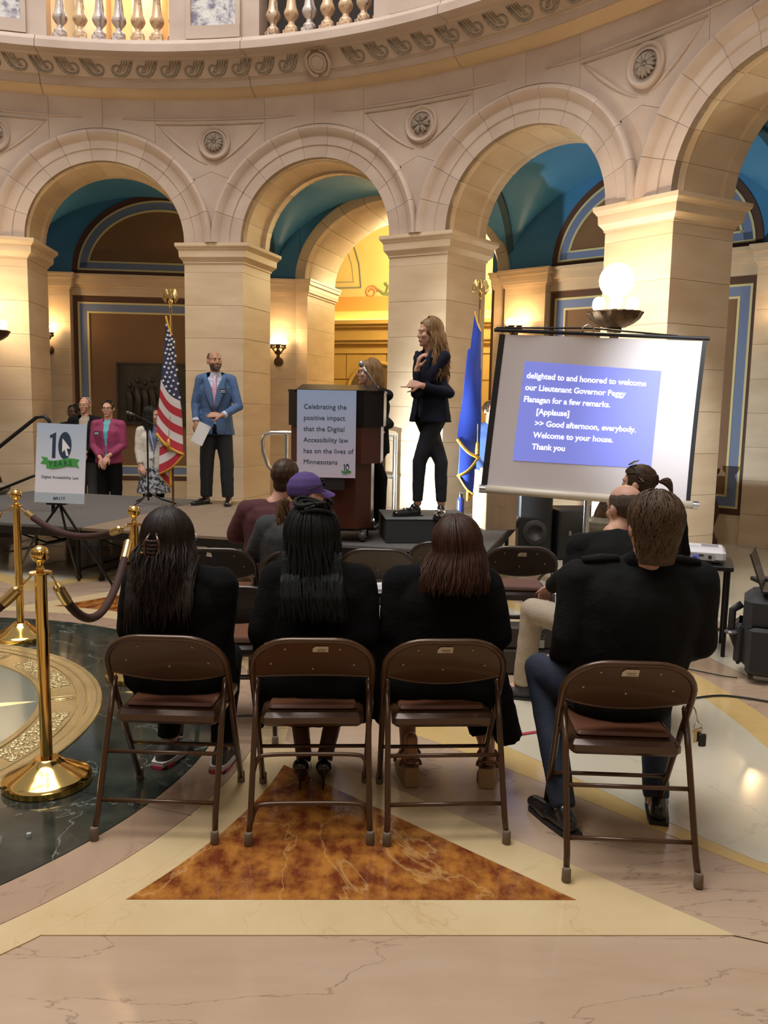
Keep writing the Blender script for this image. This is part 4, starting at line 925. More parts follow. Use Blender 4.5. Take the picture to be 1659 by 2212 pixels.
def dupc(src, label, loc, rz):
    c = copy_tree(src); c['label'] = label; c.location = loc; c.rotation_euler = (0, 0, rz); return c
d1 = make_chair('empty dark folding chair in the second row behind the long-haired woman at the left', (-.74, 4.05, 0), radians(3), CHAIRD, False, None)
dupc(d1, 'empty dark folding chair in the third row with a torn white label, at the left', (-1.02, 5.1, 0), radians(1))
dupc(d1, 'dark folding chair of the woman in the purple cap', (-.51, 5.08, 0), radians(5))
dupc(d1, 'dark folding chair of the maroon-shirted person nearest the stage', (-.70, 5.92, 0), radians(2))
dupc(d1, 'empty dark folding chair carrying printed papers on its seat', (-.03, 5.18, 0), radians(-2))
dupc(d1, 'empty dark folding chair behind the auburn-haired woman, only its frame edge showing', (.41, 5.50, 0), radians(-4))
e1 = make_chair('empty dark folding chair with a grey sticker and reddish seat beside the bald man', (.895, 5.38, 0), radians(-3), CHAIRD, False, (.01, .692, .055, .028))
dupc(d1, 'dark folding chair under the bald man in khaki trousers', (1.17, 4.13, 0), radians(-12))
dupc(d1, 'dark folding chair under the ponytailed woman', (1.60, 5.22, 0), radians(-8))
t = thing('printed_papers', 'white printed sheets lying on the empty chair seat in the third row', 'paper', (.0, 5.25, .462), radians(20))
PAP = mat('white_paper', (.72, .71, .72), .6)
for i in range(2):
    m = MB(); m.box((0, 0, .002+.003*i), (.216, .28, .0015)); o = m.build('sheet', PAP, t); o.rotation_euler = (0, 0, .15*i)
m = MB(); [m.box((0, -.1+.02*i, .0068), (.16, .003, .0003)) for i in range(10)]; m.build('printed_lines', mat('grey_text_ink', (.35, .35, .37), .6), t)
m = MB(); m.add([(-1.075, 4.958, .705), (-1.04, 4.958, .70), (-1.045, 4.96, .724), (-1.07, 4.96, .73)], [(0, 1, 2, 3)]); m.build('torn_label', STICK, None)
bpy.data.objects['torn_label']['label'] = 'torn white label on the third-row chair back at the left'; bpy.data.objects['torn_label']['category'] = 'sticker'
# ================================================================ stanchions and ropes
def make_stanchion(label, loc):
    t = thing('stanchion', label, 'stanchion', loc, 0, 'brass stanchions round the floor medallion')
    m = MB(); m.lathe([(0, 0), (.178, 0), (.182, .006), (.182, .03), (.176, .038), (.165, .045), (.12, .066), (.08, .088), (.058, .104), (.052, .112), (.045, .116), (.0, .116)], n=48, flute=.0); m.build('base', BRASS, t, smooth=28)
    m = MB(); m.cyl((0, 0, .11), (0, 0, .915), .0245, n=28); m.build('post', BRASS, t, smooth=40)
    m = MB(); m.lathe([(0, .912), (.044, .912), (.046, .916), (.044, .920), (.016, .922), (.018, .93), (.015, .938), (.012, .945), (.013, .955), (.017, .962), (.0, .962)], n=28); m.tube([(.044*cos(a), .044*sin(a), .917) for a in [2*pi*i/24 for i in range(24)]], .0035, 6, closed=True); m.build('collar', BRASS, t, smooth=30)
    m = MB(); m.ell((0, 0, .994), (.037, .037, .037), 24); m.build('ball_finial', BRASS, t, smooth=True)
    return t
s1 = make_stanchion('brass ball-topped stanchion nearest the viewer, at the left edge', (-1.418, 3.37, 0))
s2 = copy_tree(s1); s2['label'] = 'brass stanchion farthest left, behind the nearest one'; s2.location = (-2.478, 5.54, 0)
s3 = copy_tree(s1); s3['label'] = 'brass stanchion mostly hidden behind the long-haired woman'; s3.location = (-1.455, 4.78, 0)
VEL = mat('dark_brown_velvet', (.040, .011, .008), .75, bump=(120, .3))
def rope(a, b, sag, label):
    a, b = Vector(a), Vector(b); t = thing('velvet_rope', label, 'rope', a, 0, 'brown velvet ropes'); d = b-a
    hl = d.normalized(); n = 22; P = []
    for i in range(n+1):
        s = i/n; P.append(d*s+Vector((0, 0, -sag*4*s*(1-s))))
    m = MB(); m.tube(P[2:-2], .021, 12); m.build('velvet_tube', VEL, t, smooth=True)
    for Q in ((P[0], P[1], P[2], P[3]), (P[-1], P[-2], P[-3], P[-4])):
        e = (Q[3]-Q[1]).normalized(); m = MB(); m.tube([Q[1]+e*.01, Q[1]+e*.02, Q[2]+e*.0, Q[3]-e*.01], [.012, .0225, .0235, .0235], 14); c_ = m.build('end_ferrule', BRASSD, t, smooth=40)
        m = MB(); m.tube([Q[0]+Vector((0, 0, .012)), Q[0]+Vector((0, 0, -.006)), Q[1]+e*.012], .004, 6); m.build('hook', BRASS, t, smooth=True)
rope((-1.38, 3.39, .905), (-1.46, 4.745, .905), .34, 'brown velvet rope from the nearest stanchion to the one behind the long-haired woman')
rope((-2.44, 5.53, .905), (-1.50, 4.80, .905), .12, 'brown velvet rope across the back between the two far stanchions')
rope((-1.455, 3.36, .905), (-2.25, 3.05, .905), .25, 'brown velvet rope leaving the frame left from the nearest stanchion')
rope((-2.52, 5.54, .905), (-3.6, 5.2, .905), .22, 'brown velvet rope leaving the frame left from the farthest stanchion')
t = thing('glue_cap', 'tiny clear plastic cap lying on the green marble by the nearest stanchion', 'cap', (-1.31, 2.93, 0)); m = MB(); m.lathe([(0, 0), (.011, 0), (.009, .012), (0, .013)], n=12); m.build('cap_shell', mat('frosted_plastic', (.35, .36, .36), .3), t, smooth=40)
# ================================================================ easel sign
t = thing('easel_sign', 'white and blue board reading 10 YEARS Digital Accessibility Law', 'sign', (-2.725, 6.9, .775), radians(-3))
brd = print_board('easel_sign', .425, .665, .008, t, (.42, .52, .66), (.74, .73, .80), (.15, .665)); brd.rotation_euler = (radians(-6), radians(1.2), 0)
def eb(o): o.parent = brd; return o
flat([(-.2125, 0), (.2125, 0), (.2125, .085), (-.2125, .085)], mat('pale_grey_blue_strip', (.42, .48, .55), .5), 'footer_strip', brd, -.0042)
logo10(brd, .0, .46, .135, -.0045)
text('ribbon_lettering', 'YEARS', .062, GREEND, brd, (0, -.0085, .3115), align='CENTER', ext=.0004, bold=.0008, rot=(pi/2, radians(-5), 0), space=1.2)
text('lettering', 'Digital Accessibility Law', .033, NAVY, brd, (0, -.0046, .205), align='CENTER', ext=.0004, bold=.0003)
text('lettering', '#A11Y', .036, NAVY, brd, (0, -.0056, .028), align='CENTER', ext=.0004, bold=.001)
t = thing('easel', 'black folding display easel holding the Digital Accessibility Law board', 'easel', (-2.76, 7.1, 0), 0)
m = MB(); m.box((0, -.16, .765), (.16, .05, .015)); m.build('ledge', BLACKM, t); m = MB(); m.tube([(0, -.12, .74), (0, -.02, 1.25)], .012, 8); m.build('mast', BLACKM, t)
for P in (((0, -.1, .76), (-.28, .0, .42), (-.62, .40, .01)), ((0, -.1, .76), (.03, .0, .4), (-.02, .34, .01)), ((0, -.1, .76), (.16, -.0, .42), (.36, .12, .01))):
    l = MB(); l.tube(P, .011, 8); l.tube([P[-1], (P[-1][0], P[-1][1], 0)], .014, 8); l.build('leg', BLACKM, t, smooth=True)
# ================================================================ microphone stand
t = thing('microphone_stand', 'tall black boom microphone stand at the back of the stage', 'microphone stand', (-2.62, 9.15, .5))
m = MB(); m.cyl((0, 0, .05), (0, 0, .93), .010); m.build('pole', BLACKM, t)
m = MB(); m.tube([(.14, 0, .85), (0, 0, .93), (-.13, -.02, .99)], .007, 8); m.build('boom', BLACKM, t)
m = MB(); m.tube([(-.13, -.02, .99), (-.19, -.03, 1.01)], [.012, .020], 10); m.ell((-.20, -.03, 1.013), (.022, .022, .022), 10); m.build('microphone_head', mat('mic_dark', (.12, .12, .12), .4, .6), t, smooth=True)
for an in (.2, .2+2*pi/3, .2+4*pi/3):
    m = MB(); m.tube([(0, 0, .14), (.14*cos(an), .14*sin(an), .06), (.30*cos(an), .30*sin(an), .012)], .009, 8); m.build('leg', BLACKM, t, smooth=True)
# ================================================================ flags
GOLD = mat('gold_fringe', (.62, .36, .04), .6, bump=(150, .5)); RED = mat('flag_red', (.42, .025, .04), .65); FWH = mat('flag_white', (.62, .57, .56), .65); FNV = mat('flag_navy', (.018, .025, .07), .65); FBL = mat('flag_royal_blue', (.008, .036, .32), .65)
def finial(t, z):
    m = MB(); m.lathe([(0, z-.07), (.012, z-.07), (.010, z), (.014, z+.01), (.024, z+.03), (.026, z+.045), (.018, z+.065), (0, z+.07)], n=16); m.build('finial_ball', BRASS, t, smooth=40)
    m = MB(); m.tube([(0, 0, z+.06), (0, 0, z+.10), (0, .0, z+.15), (0, -.012, z+.175)], [.014, .022, .016, .010], 10); m.tube([(0, -.01, z+.178), (0, -.035, z+.172)], [.009, .003], 8)
    for s in (-1, 1):
        for j in range(5): m.tube([(s*.012, 0, z+.15-.008*j), (s*(.05-.004*j), .0, z+.165-.012*j), (s*(.080-.006*j), .0, z+.10-.018*j), (s*(.078-.01*j), .0, z+.05-.006*j)], [.008, .010, .007, .002], 6)
    m.build('eagle', BRASSD, t, smooth=True)
def flag(name, label, loc, zt, cloth_fn, W, fold, top_shift, hoist=1.15, fly=1.6, ztop=2.15, drop=.62, seed=1, lean=0):
    t = thing(name, label, 'flag', loc)
    m = MB(); m.cyl((0, 0, 0), (0, 0, zt), .0125, n=12); m.build('pole', mat('brown_pole', (.10, .045, .02), .4), t, smooth=40)
    finial(t, zt+.02)
    rnd = random.Random(seed); NA, NB = 60, 39; V = []; 
    def pos(a, b):
        k = a*fold; i = int(min(k, fold-1e-6)); f = k-i; tri = f if i % 2 == 0 else 1-f
        w_ = W*(.18+.82*min(1, (b*hoist+a*.8)/1.1)) ; amp = w_*(1-.10*i)
        x = top_shift+(tri-.5)*amp*2+.015*sin(9*a+3*b)-lean*(b*hoist+a*drop)
        y = -.02-.030*(fold-i)-.014*sin(pi*tri)*(1+i*.2)+.012*sin(b*9+i*2)
        z = ztop-b*hoist-a*drop-.05*(f-.5)*0-.03*sin(tri*pi)
        return Vector((x*(1)+0, y, z))
    me_b = {}
    G = [[pos(i/NA, j/NB) for i in range(NA+1)] for j in range(NB+1)]
    mats_, fn = cloth_fn
    b = MB(); b.grid(G); b.m = [fn((i+.5)/NA, (j+.5)/NB) for j in range(NB) for i in range(NA)]
    cl = b.build('flag_cloth', mats_, t, smooth=True)
    fr = MB(); fr.tube([pos(i/NA, 1)+Vector((0, -.004, -.012)) for i in range(NA+1)], .016, 5, wide=.3, side=(0, 1, 0)); fr.tube([pos(1, j/NB)+Vector((0, -.006, 0)) for j in range(NB+1)], .016, 5, wide=.3, side=(0, 1, 0)); fr.tube([pos(i/NA, 0)+Vector((0, 0, .006)) for i in range(0, 20)], .010, 5)
    fr.build('gold_fringe', GOLD, cl, smooth=True)
    m = MB(); m.tube([(.0, -.015, ztop+.04), (.01, -.02, ztop-.7), (.0, -.16, ztop-1.28)], .003, 6); m.lathe([(.005, 0), (.016, -.03), (.020, -.13), (0, -.13)], (.0, -.16, ztop-1.28), 10); m.build('gold_cord_tassel', GOLD, t, smooth=True)
    return t, pos, cl
def us(a, b):
    if b < 7/13 and a < .56: return 2
    return 0 if int(b*13) % 2 == 0 else 1
tf, ps, cl = flag('american_flag', 'furled American flag with gold fringe on a brown pole, left of the blue-jacketed man', (-2.32, 9.05, .5), 2.14, ([RED, FWH, FNV], us), .15, 2.5, .0, ztop=2.03, hoist=1.22, drop=.56, seed=2)
STB = MB().add([(x, 0, z) for x, z in star_poly(.019)]+[(0, -.001, 0)], [(k_, (k_+1) % 10, 10) for k_ in range(10)]); STM = STB.mesh('star', [mat('star_white', (.75, .74, .74), .6)])
for i in range(6):
    for j in range(9):
        a = .02+.54*(i+.5+(j % 2)*.5)/6.5; b = (7/13)*(j+.5)/9; p = ps(a, b); so = bpy.data.objects.new('star', STM); link(so, cl); so.location = p+Vector((0, -.008, 0))

def mn(a, b):
    d = hypot((a-1.03)/.20, (b-.45)/.2)
    return 1 if d < 1 and d > .72 else (2 if d <= .72 and (int(a*90)+int(b*60)) % 3 == 0 else (1 if d <= .72 else 0))
flag('state_flag', 'furled royal blue state flag with gold fringe behind the sign-language interpreter', (.93, 8.55, .5), 2.22, ([FBL, FWH, RED], mn), .125, 3.3, -.04, ztop=2.08, hoist=1.25, drop=.62, seed=5, lean=.03)
# ================================================================ lamps
GLOBE = mat('lit_glass_globe', (1, .85, .6), .4, emit=((1, .80, .48), 14)); GLOBEW = mat('lit_opal_globe', (1, .9, .7), .4, emit=((1, .84, .56), 9))
def sconce(a, u, z, label, power, qq=.16):
    p = ow(a, u, z, qq); n_ = -ndir(a); t = thing('wall_sconce', label, 'lamp', p, -radians(a), 'bronze three-light wall sconces')
    m = MB(); m.lathe([(0, 0), (.07, 0), (.075, .015), (.055, .03), (.03, .045), (0, .05)], n=20, M=Matrix.Rotation(pi/2, 3, 'X')); m.build('wall_plate', BRONZE, t, smooth=30)
    m = MB(); m.tube([(0, -.03, 0), (0, -.10, -.03), (0, -.17, 0), (0, -.18, .07), (0, -.18, .15)], [.03, .028, .024, .03, .022], 10); m.lathe([(.02, .10), (.055, .12), (.06, .145), (.03, .16), (.025, .19)], (0, -.18, 0), 14); m.build('bracket', BRONZE, t, smooth=True)
    for x, y in ((-.085, -.18), (.085, -.18), (0, -.25)):
        m = MB(); m.tube([(0, -.18, .14), (x*.6, -.18+(y+.18)*.6, .15), (x, y, .19)], .012, 8); m.lathe([(.01, .19), (.045, .205), (.04, .225), (.035, .24), (.05, .262)], (x, y, 0), 14); m.build('lamp_cup', BRONZE, t, smooth=30)
        m = MB(); m.ell((x, y, .31), (.052, .052, .062), 14); m.build('glass_globe', GLOBE, t, smooth=True)
    if power: 
        q = p+n_*.27; lamp('POINT', (q.x, q.y, z+.36), power*.27, WARM, .06)
sconce(AW1, U0+1.83, 2.32, 'bronze three-light sconce on the pilaster left of the lectern', 130)
sconce(AW1, U0-1.75, 2.42, 'bronze three-light sconce behind the far-left pillar', 120)
sconce(AW2, U0-1.80, 2.55, 'bronze three-light sconce on the pilaster above the projection screen', 130)
sconce(AW2, U0+1.85, 2.4, 'bronze three-light sconce at the right edge beyond the right-hand pillar', 50)
def torchere(loc, label, zb, power, zoff=0):
    t = thing('torchere', label, 'lamp', loc, 0, 'bronze torchere lamps beside the pillars')
    ST = mat('green_grey_marble', (.16, .15, .11), .3, noise=(8, (.26, .24, .18), 1.2, (1, 1, 1)))
    m = MB(); m.lathe([(0, 0), (.24, 0), (.24, .10), (.20, .12), (.17, .16), (.15, .25), (.13, .42), (.15, .50), (.19, .55), (.19, .60), (.11, .64), (0, .64)], n=28, flute=.0); m.build('stone_pedestal', ST, t, smooth=30)
    m = MB(); m.lathe([(0, .62), (.10, .64), (.085, .70), (.05, .78), (.045, .95), (.065, 1.02), (.05, 1.08), (.04, 1.2), (.036, zb-.45), (.06, zb-.36), (.075, zb-.33), (.045, zb-.28), (.04, zb-.2), (.07, zb-.14), (.06, zb-.12), (.09, zb-.10), (0, zb-.09)], n=20, flute=.05, nf=10); m.build('bronze_shaft', BRONZE, t, smooth=30)
    m = MB(); m.lathe([(.03, zb-.13), (.10, zb-.115), (.17, zb-.08), (.22, zb-.04), (.235, zb-.01), (.25, zb+.01), (.245, zb+.02), (.2, zb+.0), (.1, zb-.02), (0, zb-.02)], n=48, flute=.03, nf=16); m.build('bronze_bowl', BRONZE, t, smooth=30)
    gl = thing('x', None, None) if False else None
    m = MB(); m.ell((0, .0, zb+.30), (.155, .155, .155), 24); m.build('large_opal_globe', GLOBEW, t, smooth=True)
    for i in range(6):
        a = 2*pi*i/6+.3; m = MB(); m.ell((.17*cos(a), .17*sin(a), zb+.09), (.058, .058, .058), 14); m.build('small_opal_globe', GLOBEW, t, smooth=True)
    m = MB(); m.cyl((0, 0, zb-.02), (0, 0, zb+.16), .02); m.build('globe_stem', BRONZE, t)
    lamp('POINT', (loc[0], loc[1], loc[2]+zb+.30), power, (1, .70, .36), .17)
torchere((2.07, 7.72, 0), 'bronze torchere with a big glowing opal globe behind the projection screen', 2.50, 290)
torchere((-4.72, 9.95, 0), 'bronze torchere at the far left edge with its globe out of frame', 2.42, 250)
# ================================================================ bronze relief plaque
t = thing('relief_plaque', 'dark bronze relief plaque of standing figures on the brown wall panel', 'plaque', ow(AW1, U0+.0, 1.77, .015), -radians(AW1))
BRZ = mat('blackened_bronze', (.035, .028, .022), .5, .5, noise=(5, (.06, .05, .038), 1, (1, 1, 1)))
m = MB(); m.bbox((0, -.02, 0), (1.50, .04, .98), .008); m.build('plaque_slab', BRZ, t)
m = MB()
for c, s in (((0, -.045, .475), (1.5, .02, .03)), ((0, -.045, -.475), (1.5, .02, .03)), ((-.735, -.045, 0), (.03, .02, .95)), ((.735, -.045, 0), (.03, .02, .95))): m.box(c, s)
m.build('plaque_frame', BRZ, t)
for x, h in ((-.55, .62), (-.42, .7), (-.30, .66), (-.19, .72)):
    m = MB(); m.tube([(x, -.04, -.42), (x+.01, -.05, -.1), (x, -.055, -.42+h*.75)], [.05, .06, .05], 8); m.ell((x, -.06, -.42+h*.9), (.035, .03, .045), 10); m.tube([(x+.05, -.06, .1), (x+.09, -.07, -.08)], .02, 6); m.build('relief_figure', BRZ, t, smooth=True)
for i in range(6): m = MB(); m.box((.25, -.042, .25-.09*i), (.6, .006, .02)); m.build('relief_inscription_line', BRZ, t)
# ================================================================ figures
def cap(p0, p1, r0, r1, wide=1., side=(1, 0, 0), f0=False, f1=False): return ('c', Vector(p0), Vector(p1), r0, r1, wide, Vector(side), f0, f1)
def ell(c, r, M=None): return ('e', Vector(c), r, M)
def add_prim(mb, p, n=14):
    if p[0] == 'e': mb.ell(p[1], p[2], n, M=p[3]); return
    _, p0, p1, r0, r1, wide, side, f0, f1 = p
    d = (p1-p0); L = d.length or 1e-4; d = d/L
    P = []; R = []
    if not f0:
        for k in (1, .75, .45, .15): s = k; P.append(p0-d*r0*sin(s*pi/2)); R.append(max(.0006, r0*cos(s*pi/2)))
    P.append(p0); R.append(r0); P.append(p1); R.append(r1)
    if not f1:
        for k in (.15, .45, .75, 1): P.append(p1+d*r1*sin(k*pi/2)); R.append(max(.0006, r1*cos(k*pi/2)))
    mb.tube(P, R, n, wide=wide, side=tuple(side))
def blob(prims, vox, smooth=3, cut=None, disp=None, n=14, fac=.5):
    mb = MB()
    for p in prims: add_prim(mb, p, n)
    o = bpy.data.objects.new('b', mb.mesh('b'))
    r = o.modifiers.new('r', 'REMESH'); r.mode = 'VOXEL'; r.voxel_size = vox; r.use_smooth_shade = True
    if smooth: s = o.modifiers.new('s', 'SMOOTH'); s.iterations = smooth; s.factor = fac
    if disp:
        tx = bpy.data.textures.new('t', 'CLOUDS'); tx.noise_scale = disp[0]; tx.noise_depth = 2
        m = o.modifiers.new('d', 'DISPLACE'); m.texture = tx; m.strength = disp[1]; m.mid_level = .5; m.texture_coords = 'LOCAL'
    me = eval_mesh(o)
    if cut:
        import bmesh
        bm_ = bmesh.new(); bm_.from_mesh(me); dl = [f for f in bm_.faces if cut(f.calc_center_median(), f.normal)]
        bmesh.ops.delete(bm_, geom=dl, context='FACES'); bm_.to_mesh(me); bm_.free()
    me.polygons.foreach_set('use_smooth', [True]*len(me.polygons)); return me
def bobj(name, prims, vox, m, parent, **k):
    me = blob(prims, vox, **k); me.materials.clear(); me.materials.append(m); return obj(name, me, parent)
def headM(c, yaw, pitch=0, roll=0):
    """face looks along +Y turned by yaw (ccw), pitch up positive, roll to its right positive"""
    return Matrix.Translation(Vector(c))@(Matrix.Rotation(yaw, 4, 'Z')@Matrix.Rotation(pitch, 4, 'X')@Matrix.Rotation(roll, 4, 'Y'))
def head_prims(M, s=1., jaw=1.):
    R3 = M.to_3x3()
    def e(c, r): return ell(M@(Vector(c)*s), [x*s for x in r], R3)
    def c(a, b, r0, r1, w_=1.): return cap(M@(Vector(a)*s), M@(Vector(b)*s), r0*s, r1*s, w_, R3@Vector((1, 0, 0)))
    return [e((0, -.012, .034), (.075, .094, .084)), e((0, .022, -.025), (.063*jaw, .066, .082)), e((0, .034, -.072), (.046*jaw, .046, .038)), e((0, .068, -.092), (.022*jaw, .019, .019)), e((0, .050, -.05), (.045*jaw, .036, .04)),
            c((0, .080, .016), (0, .098, -.024), .0085, .0105), e((.010, .090, -.029), (.0075, .008, .0065)), e((-.010, .090, -.029), (.0075, .008, .0065)),
            c((-.036, .074, .026), (.036, .074, .026), .012, .012), e((.037, .057, -.022), (.024, .024, .022)), e((-.037, .057, -.022), (.024, .024, .022)),
            c((-.018, .080, -.058), (.018, .080, -.058), .010, .010), e((.078, -.006, -.006), (.010, .020, .031)), e((-.078, -.006, -.006), (.010, .020, .031))]
EYEW = mat('eye_white', (.62, .60, .57), .25); IRIS = mat('eye_dark', (.03, .018, .012), .2)
def face_parts(M, s, parent, lip, brow, glasses=None, smile=0):
    R3 = M.to_3x3()
    def W(p): return M@(Vector(p)*s)
    for sg in (-1, 1):
        m = MB(); m.ell(W((sg*.030, .0745, .006)), (.0105*s, .009*s, .0055*s), 10, M=R3); e = m.build('eye', EYEW, parent, smooth=True)
        m = MB(); m.ell(W((sg*.030, .0815, .006)), (.0046*s, .0028*s, .0046*s), 8, M=R3); m.build('iris', IRIS, e, smooth=True)
        m = MB(); m.tube([W((sg*.013, .0855, .024)), W((sg*.028, .0845, .028)), W((sg*.044, .0745, .024))], [.0022*s, .003*s, .0015*s], 6); m.build('eyebrow', brow, parent, smooth=True)
    m = MB(); m.tube([W((-.022, .080, -.056+smile*.004)), W((-.010, .0875, -.057)), (W((0, .0885, -.058))), W((.010, .0875, -.057)), W((.022, .080, -.056+smile*.004))], [.0018*s, .0036*s, .004*s, .0036*s, .0018*s], 6)
    m.tube([W((-.018, .081, -.063)), W((0, .0875, -.065)), W((.018, .081, -.063))], [.0018*s, .0042*s, .0018*s], 6); m.build('lips', lip, parent, smooth=True)
    if glasses:
        m = MB()
        for sg in (-1, 1):
            m.tube([W((sg*.031+.022*cos(a)*1.05, .098-.006*abs(cos(a)), .004+.016*sin(a))) for a in [2*pi*i/20 for i in range(20)]], .0018*s*1.3, 5, closed=True)
            m.tube([W((sg*.053, .094, .01)), W((sg*.074, .05, .012)), W((sg*.082, -.01, .008))], .002*s, 5)
        m.tube([W((-.009, .1, .006)), W((.009, .1, .006))], .0022*s, 5); m.build('glasses', glasses, parent, smooth=True)
def hand_prims(wrist, d, palm_n, thumb_side, curl=(.5, .5, .5, .5), th=.4, s=1., spread=.06):
    """wrist point, hand direction, palm normal, +1/-1 thumb side along cross(d, palm_n)"""
    d = Vector(d).normalized(); n = Vector(palm_n); n = (n-d*n.dot(d)).normalized(); a = d.cross(n)*thumb_side; w_ = Vector(wrist); P = []
    L = (.078, .086, .080, .062)
    for i in range(4):
        off = (.030-.0195*i)*s; kn = w_+d*(.088-.006*abs(i-1))*s+a*off
        P.append(cap(w_+d*.012*s+a*off*.6, kn, .0135*s, .0105*s))
        dd = (d+a*spread*(1.5-i)).normalized(); p = kn; c = 0
        for j, fr in enumerate((.46, .30, .24)):
            c += curl[i]*(.9 if j == 0 else 1.1); v = dd*cos(c)+n*sin(c); q = p+v*L[i]*fr*s; P.append(cap(p, q, (.0090-.0008*j)*s, (.0084-.0010*j)*s)); p = q
    b = w_+d*.022*s+a*.022*s; v = (d*.62+a*.72+n*.25*th*2).normalized(); q = b+v*.042*s; P.append(cap(b, q, .0135*s, .0105*s))
    v2 = (d*.9+a*(.45-.5*th)+n*.5*th).normalized(); q2 = q+v2*.030*s; P.append(cap(q, q2, .0100*s, .0088*s)); P.append(cap(q2, q2+(v2*.9+n*.2*th).normalized()*.024*s, .0086*s, .0070*s))
    return P
SKIN = mat('skin_fair', (.50, .27, .19), .5, noise=(9, (.56, .32, .23), .8, (1, 1, 1)), spec=.35); SKINT = mat('skin_tan', (.36, .185, .11), .5, noise=(9, (.42, .22, .14), .8, (1, 1, 1)), spec=.35)
SKIND = mat('skin_deep', (.10, .048, .03), .45, spec=.4); LIP = mat('lips_rose', (.38, .12, .11), .45); LIPD = mat('lips_deep', (.12, .04, .035), .45)
def hairm(n, a, b): return mat(n, tuple(.7*x for x in a), .5, noise=(60, tuple(.62*x for x in b), 1.2, (1, 1, .15)), spec=.25)
H_BRN = hairm('hair_dark_brown', (.010, .006, .005), (.034, .018, .011)); H_AUB = hairm('hair_auburn', (.028, .010, .006), (.085, .030, .014)); H_BLK = hairm('hair_black', (.006, .006, .007), (.016, .016, .018))
H_BRD = mat('braids_black', (.005, .0055, .006), .6, spec=.15, noise=(90, (.012, .014, .014), 1, (1, 1, .3))); H_SAND = hairm('hair_sandy_brown', (.085, .05, .026), (.18, .12, .07)); H_BLD = hairm('hair_dark_blond', (.19, .095, .035), (.42, .25, .11)); H_GRY = hairm('hair_grey', (.30, .27, .24), (.5, .46, .42)); H_MID = hairm('hair_mid_brown', (.045, .024, .013), (.10, .056, .03))
H_STB = mat('close_cropped_hair', (.055, .035, .026), .8, noise=(90, (.10, .07, .055), 1, (1, 1, 1)))
BLKC = mat('black_cloth', (.0055, .0055, .006), .95, bump=(90, .35), spec=.12); BLKJ = mat('black_jacket_cloth', (.008, .0085, .009), .9, bump=(70, .3), spec=.15); NAVC = mat('navy_suit_cloth', (.009, .011, .022), .85, bump=(90, .25), spec=.15)
SHOE = mat('black_shoe_leather', (.012, .012, .013), .25, coat=.4); JEAN = mat('dark_denim', (.014, .022, .045), .8, bump=(120, .3)); KHAKI = mat('khaki_cotton', (.40, .33, .25), .8, bump=(90, .3))
def torso(pel, ws, ch, nk, wp, wd, r=(.115, .105, .115), side=(1, 0, 0), infl=0):
    pel, ws, ch, nk = map(Vector, (pel, ws, ch, nk))
    return [cap(pel, ws, r[0]+infl, r[1]+infl, wp, side), cap(ws, ch, r[1]+infl, r[2]+infl, wd, side), cap(ch, ch+(nk-ch)*.55, r[2]*.92+infl, .075+infl, wd*1.0, side), cap(nk-(nk-ch)*.25, nk, .06+infl*.6, .052+infl*.5, 1, side)]
def strands(name, roots, m, parent, n=5, r=.005, taper=.5, prof=None):
    """one mesh of many locks; each root is a list of points"""
    V = []; Fc = []; b = 0
    mb = MB()
    for P, rr in roots:
        N = len(P); R = [rr*((1-(1-taper)*(i/(N-1))**2)) for i in range(N)]
        if prof: R = [q*prof(i) for i, q in enumerate(R)]
        R[-1] *= .3; mb.tube(P, R, n, caps=False)
    return mb.build(name, m, parent, smooth=True)
def fall_hair(M, s, n, zbot, rnd, spread=1., az=(40, 320), thick=.007, wave=.004, back=.0, flare=.25, part=.0, radii=(.086, .106, .098), zc=.034, jitter=.03, cl=None, sway=(0, 0)):
    """locks combed from the crown over the skull and hanging down to zbot (world z); azimuth 0 = face"""
    out = []
    for i in range(n):
        a = radians(az[0]+(az[1]-az[0])*rnd.random()); lay = rnd.random(); k = 1+.10*lay
        dx, dy = sin(a), cos(a); P = []
        th0 = radians(4+34*rnd.random()**1.5); ph = rnd.random()*6.28
        for j in range(7):
            th = th0+(radians(98)-th0)*j/6; P.append(M@(Vector((radii[0]*sin(th)*dx*k, -.012+radii[1]*sin(th)*dy*k, zc+radii[2]*cos(th)*k))*s))
        p = P[-1]; zb = zbot+rnd.gauss(0, jitter); o = (M.to_3x3()@Vector((dx, dy, 0))); o.z = 0; steps = max(3, int((p.z-zb)/.035))
        for j in range(1, steps+1):
            t = j/steps; q = p+Vector((0, 0, -(p.z-zb)*t))+o*(flare*.1*(t-.6*t*t)*(1+lay*.3))+Vector((0, -back*t, 0))+Vector((sway[0]*t, sway[1]*t, 0))
            q += Vector((wave*sin(ph+t*9), wave*cos(ph*1.7+t*7), 0))*(.4+t); 
            if cl: q = cl(q)
            P.append(q)
        out.append((P, thick*s*(.7+.6*rnd.random())))
    return out
def skull_cap(M, s, name, m, parent, vox=.008, face_cut=.028, low=-.045, infl=1.06, extra=(), disp=None, cutfn=None):
    R3 = M.to_3x3(); Mi = M.inverted()
    pr = [ell(M@(Vector((0, -.014, .036))*s), [x*s*infl for x in (.078, .097, .088)], R3)]+list(extra)
    def cut(c, nrm):
        q = (Mi@c)/s; return (cutfn(q) if cutfn else (q.y > face_cut+.9*max(0, q.z-.06) and q.z < .105) or q.z < low)
    return bobj(name, pr, vox, m, parent, smooth=2, cut=cut, disp=disp)
def person(label, base, rz=0, group=None): return thing('person', label, 'person', base, rz, group)
